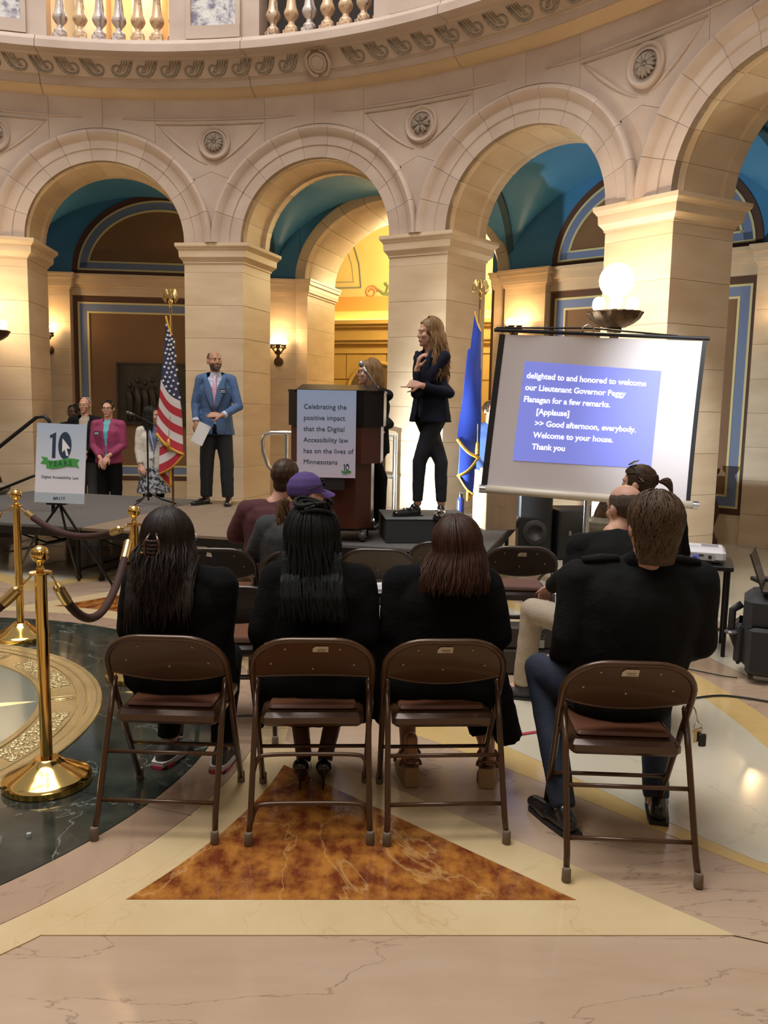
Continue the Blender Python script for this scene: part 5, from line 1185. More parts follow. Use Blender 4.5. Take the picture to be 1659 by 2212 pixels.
def shoe(name, heel, d, m, parent, s=1., h=.045):
    d = Vector(d); d.z = 0; d.normalize(); hl = Vector(heel); sd = (d.y, -d.x, 0)
    me = [cap(hl+Vector((0, 0, .032)), hl+d*.10*s+Vector((0, 0, .034)), .036, .040, 1.0, sd), cap(hl+d*.10*s+Vector((0, 0, .032)), hl+d*.205*s+Vector((0, 0, .024)), .038, .026, 1.3, sd), cap(hl+Vector((0, 0, .05)), hl+d*.03+Vector((0, 0, .075)), .034, .034)]
    o = bobj(name, me, .008, m, parent, smooth=2); 
    mb = MB(); pts = [(-.038, -.036), (.0, -.042), (.10, -.045), (.19, -.04), (.235, 0), (.19, .04), (.10, .045), (0, .042), (-.038, .036)]
    n_ = Vector((-d.y, d.x, 0)); mb.prism([tuple((hl+d*x*s+n_*y)[:2]) for x, y in pts], hl.z, hl.z+.014); mb.build('sole', BLACKP, o); return o
# ---------------------------------------------------------------- foreground row, seated, seen from behind
def seated_back(label, seat, yaw, headc, hM, hs, skin, shw, top_m, top_parts, arms, legs, leg_m, vox=.012, lean=(0, 0), wd=1.5, wp=1.6, chz=.86, nkz=1.0, rr=(.14, .13, .13), lower='trousers', skirt=None, feet=None, hipw=.09, cloth_disp=(.12, .018)):
    t = person(label, (seat[0], seat[1], 0)); B = Vector((-seat[0], -seat[1], 0))
    def L(p): return Vector(p)+B
    R = Matrix.Rotation(yaw, 3, 'Z'); S = Vector(seat); sd = R@Vector((1, 0, 0)); fw = R@Vector((0, 1, 0)); up = Vector((0, 0, 1))
    pel = S+Vector((0, 0, .56)); ws = S+Vector((lean[0]*.3, lean[1]*.3, .70)); ch = S+Vector((lean[0]*.8, lean[1]*.8, chz)); nk = S+Vector((lean[0], lean[1], nkz))
    M = hM; hc = M.translation
    pel, ws, ch, nk = map(L, (pel, ws, ch, nk)); Ml = Matrix.Translation(B)@M; hc = Ml.translation
    neckb = nk-up*.03; shl = [ch+up*(nkz-chz)*.55+sd*(k*shw) for k in (-1, 1)]
    body = torso(pel, ws, ch, nk, wp*.9, wd*.85, [x-.02 for x in rr], sd)+[cap(neckb, hc-up*.055*hs, .056, .056), cap(shl[0], shl[1], .05, .05)]+head_prims(Ml, hs)
    garm = torso(pel-up*.05, ws, ch, nk-up*.035, wp, wd, rr, sd, .008)[:3]+[cap(shl[0], ch+up*(nkz-chz)*.75, .072, .07), cap(ch+up*(nkz-chz)*.75, shl[1], .07, .072), cap(neckb-up*.02, neckb+up*.012, .078, .066, f1=True)]
    for k, (el, wr) in enumerate(arms):
        el, wr = L(el), L(wr); body += [cap(shl[k], el, .045, .038), cap(el, wr, .038, .027)]; garm += [cap(shl[k], el, .078, .066), cap(el, wr, .064, .045, f1=True)]
        hd = (wr-el).normalized(); body += hand_prims(wr-hd*.01, hd, (0, 0, -1), 1 if k == 0 else -1, (.5,)*4)
    hips = [pel-up*.03+sd*(k*hipw) for k in (-1, 1)]; lw = []
    for k, (kn, an) in enumerate(legs):
        kn, an = L(kn), L(an); body += [cap(hips[k], kn, .07, .05), cap(kn, an, .05, .036)]; lw += [cap(hips[k], kn, .095, .07), cap(kn, an, .068, .052, f1=True)]
        fd = feet[k] if feet else fw; fd = Vector(fd).normalized(); body += [cap(an-up*.02, an+fd*.10-up*.045, .034, .028)]
    bd = bobj('body', body, vox, skin, t); cl = bobj(top_parts, garm, vox, top_m, t, disp=cloth_disp)
    if lower: bobj(lower, lw+[cap(hips[0], hips[1], .10, .10)], vox, leg_m, t, disp=(.12, .014))
    if skirt: bobj('skirt', [cap(L(a), L(b), r0, r1, w_, sd, f0, f1) for a, b, r0, r1, w_, f0, f1 in skirt], vox, leg_m, t, disp=(.10, .02))
    return t, B, Ml, nk, ch, shl
rnd = random.Random(4)
# woman 1, long dark hair with a claw clip
hM = headM((-.872, 3.36, 1.055), radians(-22), radians(4))
t, B, Ml, nk, ch, shl = seated_back('seated woman with long dark brown hair in a claw clip, black top and pink-soled trainers', (-.835, 3.34, 0), 0, None, hM, 1.06, SKIN, .165, BLKC, 'black_top',
    [((-1.025, 3.32, .70), (-.96, 3.54, .62)), ((-.665, 3.32, .70), (-.72, 3.54, .62))], [((-.95, 3.66, .48), (-.975, 3.66, .10)), ((-.70, 3.66, .48), (-.71, 3.58, .10))], BLKC, wd=1.5, wp=1.62, chz=.80, nkz=.955)
skull_cap(Ml, 1.06, 'hair_base', H_BRN, t, face_cut=.03, low=-.08, infl=1.12)
cl = lambda q: Vector((q.x, min(q.y, ch.y-.13-.05*max(0, min(1, (ch.z+.12-q.z)/.1))), q.z)) if q.z < ch.z+.16 and abs(q.x-nk.x) < .3 else q
R_ = fall_hair(Ml, 1.06, 620, .86, rnd, az=(70, 290), thick=.0050, wave=.004, back=.06, flare=.55, cl=cl, jitter=.06, sway=(.0, 0)); strands('long_hair', R_, H_BRN, t)
m = MB(); cc = Ml@Vector((.02, -.142, .012))
for sg in (-1, 1):
    m.tube([cc+Vector((sg*.012, 0, .055)), cc+Vector((sg*.028, -.022, .02)), cc+Vector((sg*.03, -.022, -.02)), cc+Vector((sg*.012, -.0, -.05))], [.005, .007, .007, .004], 6)
    for j in range(5): m.tube([cc+Vector((sg*.03, -.02, .03-.016*j)), cc+Vector((-sg*.012, -.026, .028-.016*j)), cc+Vector((-sg*.02, .0, .026-.016*j))], [.004, .0035, .0015], 5)
m.build('claw_clip', mat('tortoise_clip', (.05, .018, .01), .15, coat=.6), t, smooth=True)
m = MB(); m.tube([cc+Vector((-.045, -.01, -.02)), cc+Vector((-.02, -.02, -.02))], .004, 6); m.build('clip_hinge', BRASS, t)
face_parts(Ml, 1.06, t, LIP, H_BRN, mat('silver_glasses', (.6, .6, .6), .2, 1.0))
PINK = mat('pink_sole', (.62, .06, .13), .5); WSOLE = mat('white_sole', (.62, .60, .58), .5); TRN = mat('grey_trainer_mesh', (.05, .05, .052), .7)
for hx, hy, dx in ((-.975, 3.56, .35), (-.715, 3.53, .12)):
    h = Vector((hx, hy, 0))+B; d = Vector((dx, 1, 0)).normalized(); o = shoe('trainer', h, d, TRN, t, 1.0)
    m = MB(); n_ = Vector((-d.y, d.x, 0)); m.prism([tuple((h+d*x+n_*y)[:2]) for x, y in ((-.044, -.03), (-.0, -.044), (.12, -.046), (.12, .046), (0, .044), (-.044, .03))], .012, .034); m.build('white_midsole', WSOLE, o)
    m = MB(); m.prism([tuple((h+d*x+n_*y)[:2]) for x, y in ((-.047, -.026), (-.01, -.045), (.03, -.046), (.03, .046), (-.01, .045), (-.047, .026))], .002, .018); m.build('pink_heel', PINK, o)
# woman 2, box braids
hM = headM((-.29, 3.35, 1.075), radians(-6), radians(3))
t, B, Ml, nk, ch, shl = seated_back('seated woman with long black box braids wrapped high, in a long black dress', (-.268, 3.35, 0), 0, None, hM, 1.08, SKIND, .165, BLKC, 'black_lace_top',
    [((-.485, 3.30, .70), (-.40, 3.54, .62)), ((-.065, 3.30, .70), (-.14, 3.54, .62))], [((-.40, 3.66, .46), (-.33, 3.44, .12)), ((-.16, 3.66, .46), (-.235, 3.44, .12))], BLKC, wd=1.6, wp=1.75, chz=.83, nkz=.975, rr=(.155, .14, .135), lower=None,
    skirt=[((-.268, 3.33, .49), (-.268, 3.32, .33), .13, .15, 1.6, False, True), ((-.45, 3.36, .62), (-.50, 3.30, .30), .075, .018, 1.2, False, False), ((-.45, 3.36, .55), (-.42, 3.32, .33), .08, .05, 1.0, False, True), ((-.05, 3.34, .62), (.0, 3.28, .34), .07, .02, 1.0, False, False), ((-.40, 3.3, .50), (-.40, 3.62, .46), .11, .10, 1.2, False, False), ((-.15, 3.3, .50), (-.15, 3.62, .46), .11, .10, 1.2, False, False), ((-.28, 3.62, .46), (-.28, 3.55, .26), .10, .10, 2.1, False, True)])
skull_cap(Ml, 1.08, 'hair_base', H_BRD, t, face_cut=.03, low=-.09, infl=1.08)
R_ = []
for i in range(150):
    a = radians(62+236*((i*.618) % 1)); lay = rnd.random(); k = 1.05+.16*lay; dx, dy = sin(a), cos(a); P = []
    for j in range(7):
        th = radians(18)+(radians(97)-radians(18))*j/6; P.append(Ml@(Vector((.086*sin(th)*dx*k, -.012+.106*sin(th)*dy*k, .034+.098*cos(th)*k))*1.08))
    p = P[-1]; zb = .775+.05*rnd.random(); ph = rnd.random()*6
    xt = nk.x+.12+(p.x-nk.x)*.9+rnd.gauss(0, .02)
    for j in range(1, 20):
        tt = j/19; z = p.z-(p.z-zb)*tt; x = p.x+(xt-.10-p.x)*tt+.004*sin(ph+tt*8); y = p.y-.04*tt
        yb = ch.y-.165-.012*lay-(.03 if z < .95 else 0); 
        if z < ch.z+.20: y = min(y, yb+max(0, z-ch.z-.05)*.5)
        P.append(Vector((x, y, z)))
    Q = []
    for j in range(len(P)-1): Q += [P[j], P[j]*.5+P[j+1]*.5]
    Q.append(P[-1]); R_.append((Q, .0062))
strands('box_braids', R_, H_BRD, t, 6, taper=.6, prof=lambda i: 1.18 if i % 2 else .86)
mb = []
for j in range(9):
    a0 = j*.7; c_ = Ml@Vector((.01, -.03, .105)); r_ = .052+.012*(j % 3); pts = [c_+Vector((r_*cos(a0+q), r_*sin(a0+q)*.9-.01, -.035+.012*j+.012*sin(q*2+j))) for q in [i*.35 for i in range(17)]]; mb.append((pts, .0085))
for j in range(14):
    a = radians(90+180*j/13); pts = [Ml@Vector((.088*sin(a)*cos(v), -.01+.11*cos(a)*cos(v)*1.0, .03+.1*sin(v))) for v in [.2+i*.17 for i in range(8)]]; mb.append((pts, .008))
strands('wrapped_braids', mb, H_BRD, t, 6, taper=.8)
SHB = mat('glossy_black_heel', (.01, .01, .01), .15, coat=.5)
for hx in (-.335, -.235):
    h = Vector((hx, 3.36, 0))+B; pr = [cap(h+Vector((0, 0, .10)), h+Vector((.005, .06, .075)), .036, .034), cap(h+Vector((0, .05, .08)), h+Vector((0, .16, .032)), .034, .032), cap(h+Vector((0, .16, .03)), h+Vector((0, .22, .022)), .034, .02, 1.1), cap(h+Vector((0, -.012, .09)), h+Vector((0, -.018, .004)), .012, .006)]
    bobj('high_heel', pr, .007, SHB, t, smooth=2)
# woman 3, auburn hair
hM = headM((.305, 3.34, 1.045), radians(-4), radians(2), radians(-7))
t, B, Ml, nk, ch, shl = seated_back('seated woman with smooth shoulder-length auburn hair, black dress and wedge sandals', (.245, 3.36, 0), 0, None, hM, 1.08, SKIN, .175, BLKC, 'black_cardigan',
    [((.055, 3.32, .70), (.12, 3.56, .60)), ((.475, 3.32, .70), (.40, 3.56, .60))], [((.11, 3.66, .46), (.125, 3.50, .14)), ((.38, 3.66, .46), (.475, 3.50, .14))], BLKC, wd=1.62, wp=1.75, chz=.82, nkz=.965, rr=(.155, .14, .135), lower=None,
    skirt=[((.235, 3.34, .50), (.235, 3.34, .43), .125, .13, 1.5, False, True), ((.44, 3.34, .52), (.555, 3.38, .23), .085, .06, 1.0, False, True), ((.11, 3.3, .50), (.11, 3.62, .46), .11, .10, 1.2, False, False), ((.40, 3.3, .50), (.42, 3.62, .46), .11, .10, 1.2, False, False), ((.42, 3.62, .44), (.50, 3.56, .20), .10, .085, 1.2, False, True)])
skull_cap(Ml, 1.08, 'hair_base', H_AUB, t, face_cut=.04, low=-.09, infl=1.12)
cl = lambda q: Vector((q.x, min(q.y, ch.y-.14), q.z)) if q.z < ch.z+.16 and abs(q.x-nk.x) < .3 else q
R_ = fall_hair(Ml, 1.08, 620, .915, rnd, az=(58, 302), thick=.0052, wave=.004, back=.04, flare=.70, jitter=.012, cl=cl, sway=(-.02, 0)); strands('auburn_hair', R_, H_AUB, t)
TANS = mat('tan_sandal_leather', (.16, .07, .035), .5); CORK = mat('cork_wedge', (.36, .24, .13), .8)
for hx, dx in ((.135, -.15), (.47, .18)):
    h = Vector((hx, 3.44, 0))+B; d = Vector((dx, 1, 0)).normalized(); n_ = Vector((-d.y, d.x, 0)); sa = None
    m = MB(); V = []
    for x, zt, w_ in ((-.045, .085, .03), (.0, .082, .038), (.10, .05, .042), (.19, .03, .04), (.23, .025, .02)): V += [h+d*x+n_*w_, h+d*x-n_*w_, h+d*x-n_*w_+Vector((0, 0, zt)), h+d*x+n_*w_+Vector((0, 0, zt))]
    m.add(V, [(4*i+a_, 4*i+(a_+1) % 4, 4*i+4+(a_+1) % 4, 4*i+4+a_) for i in range(4) for a_ in range(4)]+[(3, 2, 1, 0), (16, 17, 18, 19)]); sa = m.build('wedge_sandal', CORK, t)
    m = MB(); 
    for x, zz in ((.0, .115), (.02, .15), (.15, .07)): m.tube([h+d*x+n_*.045*cos(q)+Vector((0, 0, zz-.035+.04*sin(q))) for q in [i*pi/8 for i in range(9)]], .007, 6, wide=1.3)
    m.tube([h+d*-.045+n_*.03+Vector((0, 0, .12)), h+d*-.056+Vector((0, 0, .125)), h+d*-.045-n_*.03+Vector((0, 0, .12))], .009, 6); m.build('straps', TANS, sa, smooth=True)
    bobj('foot', [cap(h+Vector((0, 0, .12)), h+Vector((0, 0, .20)), .030, .030, 1), cap(h+Vector((0, 0, .115)), h+d*.15+Vector((0, 0, .075)), .032, .026, 1.2, n_)], .009, SKIN, t)
# man 4, brown hair, dark jacket
hM = headM((1.005, 3.06, 1.195), radians(8), radians(2))
t, B, Ml, nk, ch, shl = seated_back('seated man nearest the viewer with sandy-brown hair, black epaulette shirt and dark jeans', (.935, 3.13, 0), 0, None, hM, 1.13, SKIN, .235, BLKJ, 'black_shirt',
    [((.72, 3.10, .76), (.74, 3.34, .62)), ((1.225, 3.12, .74), (1.17, 3.34, .60))], [((.68, 3.42, .53), (.725, 3.08, .075)), ((1.17, 3.42, .50), (1.12, 3.18, .075))], JEAN, feet=[(-.45, 1, 0), (.25, 1, 0)], wd=1.72, wp=1.45, chz=.90, nkz=1.045, rr=(.135, .14, .15), hipw=.11, lean=(.06, 0))
Mi = Ml.inverted()
skull_cap(Ml, 1.12, 'hair_base', H_SAND, t, face_cut=.045, low=-.085, infl=1.05, extra=[ell(Ml@Vector((0, -.030, -.05)), (.064*1.12, .062, .065), Ml.to_3x3()), ell(Ml@Vector((0, -.035, -.10)), (.054*1.12, .048, .035), Ml.to_3x3())], cutfn=lambda q: q.y > .055+.9*max(0, q.z-.06) or q.z < -.118 or (abs(q.x) > .058 and q.z < -.01 and q.y > -.035))
R_ = []
def hprof(a, z):
    if z > .034: k = sqrt(max(0, 1-((z-.034)/.096)**2)); rx, ry = .086*k, .107*k
    else: rx, ry = .086-(.034-z)*.15, .107-(.034-z)*.30
    return Vector((rx*sin(a), -.014+ry*cos(a), z))
for i in range(2300):
    z0 = .130-.225*rnd.random()**.85; a = radians(360*rnd.random()); back = abs(math.degrees(a)-180)
    if z0 < .10 and back > 118: continue
    if z0 < .02 and back > (76 if z0 > -.03 else 66): continue
    P = []; da = rnd.gauss(0, .05); lift = rnd.random()*.0035
    for q in range(5):
        zz = z0-.0145*q*(1 if z0 < .09 else .75+.1*q); p = hprof(a+da*q, max(zz, -.112)); n_ = Vector((sin(a), cos(a), .2)); P.append(Ml@((p+n_*(lift*(1-q*.2)))*1.13))
    R_.append((P, .0023))
strands('hair_locks', R_, H_SAND, t, 4)
m = MB(); 
for sg in (-1, 1): pass
sh4 = shl
bobj('shirt_collar', [cap(nk+Vector((-.045, -.032, .02)), nk+Vector((.065, -.032, .02)), .036, .036), cap(nk+Vector((-.055, .0, .012)), nk+Vector((-.04, .07, -.02)), .030, .02), cap(nk+Vector((.065, .0, .012)), nk+Vector((.05, .07, -.02)), .030, .02), cap(nk+Vector((-.10, -.0, -.03)), nk+Vector((.11, -.0, -.03)), .045, .045)], .008, BLKJ, t)
for k in (0, 1):
    m = MB(); a_ = shl[k]; d = (nk-a_); d.z *= .6; m.tube([a_+d*.05+Vector((0, -.01, .076)), a_+d*.35+Vector((0, -.012, .074)), a_+d*.6+Vector((0, -.012, .062))], [.012, .016, .014], 6, wide=2.0, side=(0, 1, 0)); m.build('epaulette', BLKJ, t, smooth=True)
shoe('black_shoe', Vector((.735, 3.03, 0))+B, (-.45, 1, 0), SHOE, t, 1.12); shoe('black_shoe', Vector((1.12, 3.14, 0))+B, (.25, 1, 0), SHOE, t, 1.1)
kx = thing('key_ring', 'bunch of keys hanging at the right hip of the man nearest the viewer', 'keys', (1.187, 2.97, .46))
m = MB(); m.tube([(.015*cos(a), 0, .0+.015*sin(a)) for a in [2*pi*i/16 for i in range(16)]], .0018, 5, closed=True); m.tube([(0, 0, .015), (-.01, .01, .06), (-.05, .06, .14)], .003, 5); m.build('ring', CHROME, kx, smooth=True)
for i in range(6): m = MB(); an = -.5+.2*i; m.box((.03*sin(an), .004*i-.01, -.035), (.008, .002, .045), M=None); m.ell((.03*sin(an), .004*i-.01, -.014), (.010, .0015, .010), 8); m.build('key', CHROME if i % 2 else BRASSD, kx)
m = MB(); m.bbox((.012, -.016, -.045), (.028, .012, .05), .004); m.build('key_fob', BLACKP, kx)
# ---------------------------------------------------------------- middle rows
# bald man in khakis leaning forward
hM = headM((1.245, 4.27, 1.12), radians(25), radians(-6))
t, B, Ml, nk, ch, shl = seated_back('seated balding man in a black shirt and khaki trousers, leaning forward behind the nearest man', (1.22, 4.05, 0), radians(12), None, hM, 1.08, SKIN, .19, BLKJ, 'black_shirt',
    [((.995, 4.22, .80), (.93, 4.48, .66)), ((1.42, 4.40, .74), (1.15, 4.66, .60))], [((.84, 4.50, .52), (.80, 4.54, .08)), ((1.18, 4.62, .48), (1.15, 4.58, .08))], KHAKI, feet=[(-.9, .25, 0), (-.2, 1, 0)], wd=1.75, wp=1.5, chz=.86, nkz=1.0, rr=(.15, .165, .155), lean=(-.05, .15), hipw=.12)
skull_cap(Ml, 1.08, 'fringe_hair', H_STB, t, vox=.008, infl=1.04, cutfn=lambda q: q.y > .02 or q.z > .070 or q.z < -.07)
face_parts(Ml, 1.08, t, LIP, H_STB, BLACKP)
m = MB(); m.tube([Vector((1.03+.22*cos(a)+.16, 4.06+.15*sin(a), .585+.02*sin(a)))+B for a in [pi+i*pi/12 for i in range(13)]], .017, 6, wide=.3, side=(0, 1, 0)); m.build('belt', mat('black_belt', (.012, .011, .01), .4), t, smooth=True)
shoe('grey_shoe', Vector((.82, 4.53, 0))+B, (-.9, .25, 0), mat('grey_suede', (.05, .05, .052), .7), t, 1.1); shoe('grey_shoe', Vector((1.155, 4.56, 0))+B, (-.2, 1, 0), MATS['grey_suede'], t, 1.1)
# ponytail woman
hM = headM((1.60, 5.22, 1.165), radians(58), radians(2))
t, B, Ml, nk, ch, shl = seated_back('seated woman with a brown ponytail and sunglasses pushed up on her head, in black', (1.70, 5.20, 0), radians(20), None, hM, 1.06, SKIN, .17, BLKC, 'black_top',
    [((1.48, 5.3, .72), (1.5, 5.55, .62)), ((1.92, 5.3, .72), (1.85, 5.55, .62))], [((1.5, 5.66, .48), (1.5, 5.66, .10)), ((1.8, 5.66, .48), (1.8, 5.66, .10))], BLKC, wd=1.5, wp=1.5, chz=.84, nkz=.99)
skull_cap(Ml, 1.06, 'hair_base', H_MID, t, infl=1.06, cutfn=lambda q: q.y > .045+.6*max(0, q.z-.04) or q.z < -.06 or (q.y > .0 and q.z < -.0))
R_ = []
for i in range(260):
    a = radians(20+320*rnd.random()); th = radians(95); e_ = Vector((0, -.125, .03)); p0 = Vector((.084*sin(a), -.012+.10*cos(a), .03+.06*rnd.random()-.02+.06*(cos(a) > 0))); P = []
    for j in range(7): 
        q = p0.lerp(e_, j/6); r0 = Vector((q.x, q.y+.012, q.z-.034)); f = 1.04/sqrt((r0.x/.082)**2+(r0.y/.1)**2+(r0.z/.092)**2) if r0.length > .01 else 1; q = Vector((r0.x*f, r0.y*f-.012, r0.z*f+.034)).lerp(q, (j/6)**3); P.append(Ml@(q*1.06))
    R_.append((P, .0036))
for i in range(80):
    e_ = Vector((0, -.125, .03)); an = rnd.random()*6.28; rr_ = .03*sqrt(rnd.random()); P = [Ml@((e_+Vector((rr_*cos(an)*sin(pi*q*.9+.15), -.075*sin(q*2.0), -.14*q*q+rr_*sin(an)*sin(pi*q*.9+.15)+.02*sin(q*3))))*1.06) for q in [j/7 for j in range(8)]]; R_.append((P, .0045))
strands('ponytail', R_, H_MID, t, 5)
face_parts(Ml, 1.06, t, LIP, H_MID)
m = MB()
for sg in (-1, 1): m.lathe([(0, 0), (.028, 0), (.026, .006), (0, .008)], n=16, M=Ml@Matrix.Translation((sg*.034, .035, .135))@Matrix.Rotation(radians(-35), 4, 'X')); m.tube([Ml@Vector((sg*.06, .03, .125)), Ml@Vector((sg*.092, -.02, .06)), Ml@Vector((sg*.09, -.06, .03))], .0035, 6)
m.tube([Ml@Vector((-.01, .038, .14)), Ml@Vector((.01, .038, .14))], .004, 6); m.build('sunglasses', SHB, t, smooth=40)
# woman in the purple cap
hM = headM((-.475, 5.10, 1.075), radians(-62), radians(2))
t, B, Ml, nk, ch, shl = seated_back('seated woman in a purple baseball cap with curly light brown ponytail and grey shirt', (-.56, 5.05, 0), radians(-10), None, hM, 1.10, SKIN, .17, mat('charcoal_cotton', (.028, .028, .03), .85, bump=(90, .3)), 'charcoal_shirt',
    [((-.80, 5.12, .70), (-.72, 5.4, .62)), ((-.34, 5.12, .70), (-.42, 5.4, .62))], [((-.68, 5.55, .48), (-.68, 5.5, .10)), ((-.42, 5.55, .48), (-.42, 5.5, .10))], JEAN, wd=1.5, wp=1.5, chz=.80, nkz=.93)
PURP = mat('purple_cotton', (.065, .035, .16), .8, bump=(150, .2))
skull_cap(Ml, 1.10, 'purple_cap', PURP, t, infl=1.13, cutfn=lambda q: q.z < .012+.1*q.y)
m = MB(); rows = []
for j in range(5): 
    v = j/4; rows.append([Ml@(Vector((.082*sin(u)*(1-.05*v), .082*cos(u)+.01+.075*v*(cos(u*1.0)), .03-.02*v-.018*abs(sin(u))*1.0-.012*v*v))*1.1) for u in [radians(-62+124*i/14) for i in range(15)]])
m.grid(rows); m.grid([[p+Vector((0, 0, -.004)) for p in r_] for r_ in rows], flip=True); m.build('cap_brim', PURP, t, smooth=True)
skull_cap(Ml, 1.10, 'hair_base', H_MID, t, infl=1.07, cutfn=lambda q: q.z > .03 or q.z < -.07 or q.y > .0)
m = MB()
for sg in (-1, 1): m.lathe([(0, 0), (.027, 0), (.025, .006), (0, .008)], n=16, M=Ml@Matrix.Translation((sg*.034, .092, .075))@Matrix.Rotation(radians(-65), 4, 'X')); m.tube([Ml@Vector((sg*.06, .085, .08)), Ml@Vector((sg*.098, .03, .06)), Ml@Vector((sg*.1, -.04, .045))], .0035, 6)
m.build('sunglasses', SHB, t, smooth=40)
face_parts(Ml, 1.10, t, LIP, H_MID)
H_CURL = hairm('hair_curly_light', (.12, .06, .028), (.22, .125, .06)); R_ = []
for i in range(90):
    ph = rnd.random()*6.28; an = rnd.random()*6.28; rr_ = .035*sqrt(rnd.random()); P = []
    for j in range(22):
        q = j/21; c_ = Ml@Vector((0, -.115, -.03)); c_ = c_+Vector((-.03-.04*q, -.02-.02*q, -.26*q)); P.append(c_+Vector((rr_*cos(an)+.010*cos(ph+q*16), rr_*sin(an)+.010*sin(ph+q*16), .012*sin(ph+q*11))))
    R_.append((P, .0035))
strands('curly_ponytail', R_, H_CURL, t, 4)
# maroon shirt person
hM = headM((-.705, 5.93, 1.105), radians(-35), radians(2))
t, B, Ml, nk, ch, shl = seated_back('seated person with short brown hair, glasses and a maroon long-sleeved shirt, nearest the stage', (-.80, 5.88, 0), radians(-10), None, hM, 1.10, SKIN, .19, mat('maroon_jersey', (.060, .012, .016), .85, bump=(90, .2)), 'maroon_shirt',
    [((-1.08, 5.96, .68), (-1.0, 6.2, .62)), ((-.56, 5.96, .68), (-.62, 6.2, .62))], [((-.95, 6.3, .48), (-.95, 6.28, .10)), ((-.66, 6.3, .48), (-.66, 6.28, .10))], JEAN, wd=1.55, wp=1.5, chz=.80, nkz=.925)
skull_cap(Ml, 1.10, 'short_hair', H_MID, t, infl=1.10, disp=(.03, .006), extra=[ell(Ml@Vector((0, -.05, -.04)), (.07, .06, .06), Ml.to_3x3())], cutfn=lambda q: q.y > .05+.6*max(0, q.z-.05) or q.z < -.095 or (abs(q.x) > .066 and q.y > -.02 and q.z < -.015))
face_parts(Ml, 1.10, t, LIP, H_MID, BLACKP)
# ---------------------------------------------------------------- standing figures
def pad_badge(t, p, yaw, m, label=None):
    mb = MB(); mb.bbox((0, 0, 0), (.075, .006, .05), .002); o = mb.build('name_badge', m, t); o.location = p; o.rotation_euler = (0, 0, yaw)
    mb = MB(); mb.box((0, -.0035, .006), (.05, .001, .007)); mb.box((0, -.0035, -.010), (.055, .001, .005)); mb.build('badge_print', WHT, o)
BADGE = mat('navy_badge', (.012, .03, .06), .4)
def standing(t, yaw, H, skin, hM, hs, hips, pelz, chz, nkz, shw, arms, legs, vox=.0075, side=None, wd=1.35, jaw=1., hands=None, bodyx=(), feet=True, up_lean=(0, 0, 0)):
    R = Matrix.Rotation(yaw, 3, 'Z'); sd = R@Vector((1, 0, 0)); fw = R@Vector((0, 1, 0)); up = Vector((0, 0, 1)); ln = Vector(up_lean)
    pel = Vector((0, 0, pelz)); ws = Vector((0, 0, pelz+.17))+ln*.3; ch = Vector((0, 0, chz))+ln*.8; nk = Vector((0, 0, nkz))+ln
    shl = [nk-up*.072+sd*(k*shw) for k in (-1, 1)]
    pr = torso(pel, ws, ch, nk, 1.3, wd, (.10, .092, .105), sd)+[cap(nk-up*.03, hM.translation-up*.05*hs-fw*.01, .054, .054)]+head_prims(hM, hs, jaw)
    for k, (el, wr) in enumerate(arms): pr += [cap(shl[k], el, .044, .036), cap(el, wr, .036, .026)]
    for k, (kn, an) in enumerate(legs): pr += [cap(pel+sd*(-1, 1)[k]*hips, kn, .075, .052), cap(kn, an, .05, .034)]
    for hp in (hands or ()): pr += hp
    pr += list(bodyx)
    body = bobj('body', pr, vox, skin, t, smooth=2, n=12)
    return body, sd, fw, up, pel, ws, ch, nk, shl
def jacket(t, m, sd, fw, up, pel, ws, ch, nk, shl, arms, hemz, vox=.009, V=.0, vz=.0, infl=.022, wd=1.4, sl=1., name='jacket', ar=1., hemr=.135, disp=(.09, .012), lapel=True, opening=.012, collar=True):
    pr = torso(pel, ws, ch, nk-up*.03, 1.32, wd, (.112, .100, .112), sd, infl)[:3]+[cap(ws-up*.05, Vector((ws.x, ws.y, hemz)), .112+infl*.6, hemr, 1.38, sd, False, True)]
    pr += [cap(shl[0], nk-up*.035, .060*ar, .060), cap(nk-up*.035, shl[1], .060, .060*ar)]
    for k, (el, wr) in enumerate(arms): el, wr = Vector(el), Vector(wr); pr += [cap(shl[k], el, .062*ar, .052*ar), cap(el, el+(wr-el)*sl, .052*ar, .040*ar, f1=True)]
    def cut(c, nrm):
        q = c-ws; x = q.dot(sd); f = q.dot(fw)-0.0
        if V and f > .02 and nrm.dot(fw) > -.2:
            if c.z > vz and abs(x) < V*(c.z-vz)/(nk.z-vz)+opening*0: return abs(x) < .105
        if V and f > .04 and c.z < vz and abs(x) < opening+.10*max(0, (vz-c.z-.12))*1.2: return nrm.dot(fw) > .3
        return False
    o = bobj(name, pr, vox, m, t, smooth=2, cut=cut if V else None, disp=disp)
    if V and lapel:
        for k in (-1, 1):
            mb = MB(); P = []
            for i in range(7):
                q = i/6; z = vz+(nk.z-.02-vz)*q; x = k*(V*q*.98+.012); y = .112+infl+.012-.05*q*q+ .006; P.append(ws+sd*x+fw*y*1.02+Vector((0, 0, z-ws.z)))
            mb.tube(P, [.010, .022, .034, .042, .040, .026, .020], 8, wide=.22, side=tuple(fw)); mb.build('lapel', m, o, smooth=True)
    return o
def trousers(t, m, sd, up, pel, hips, legs, vox=.01, infl=.024, crop=0.):
    pr = [cap(pel+up*.06, pel-up*.04, .114, .118, 1.28, sd)]
    for k, (kn, an) in enumerate(legs):
        kn, an = Vector(kn), Vector(an); e = an+(kn-an)*crop; pr += [cap(pel+sd*(-1, 1)[k]*hips*.85-up*.06, kn, .078+max(infl, .014), .056+infl), cap(kn, e, .056+infl, .040+infl*1.1, f1=True)]
    return bobj('trousers', pr, vox, m, t, smooth=2, disp=(.10, .010))
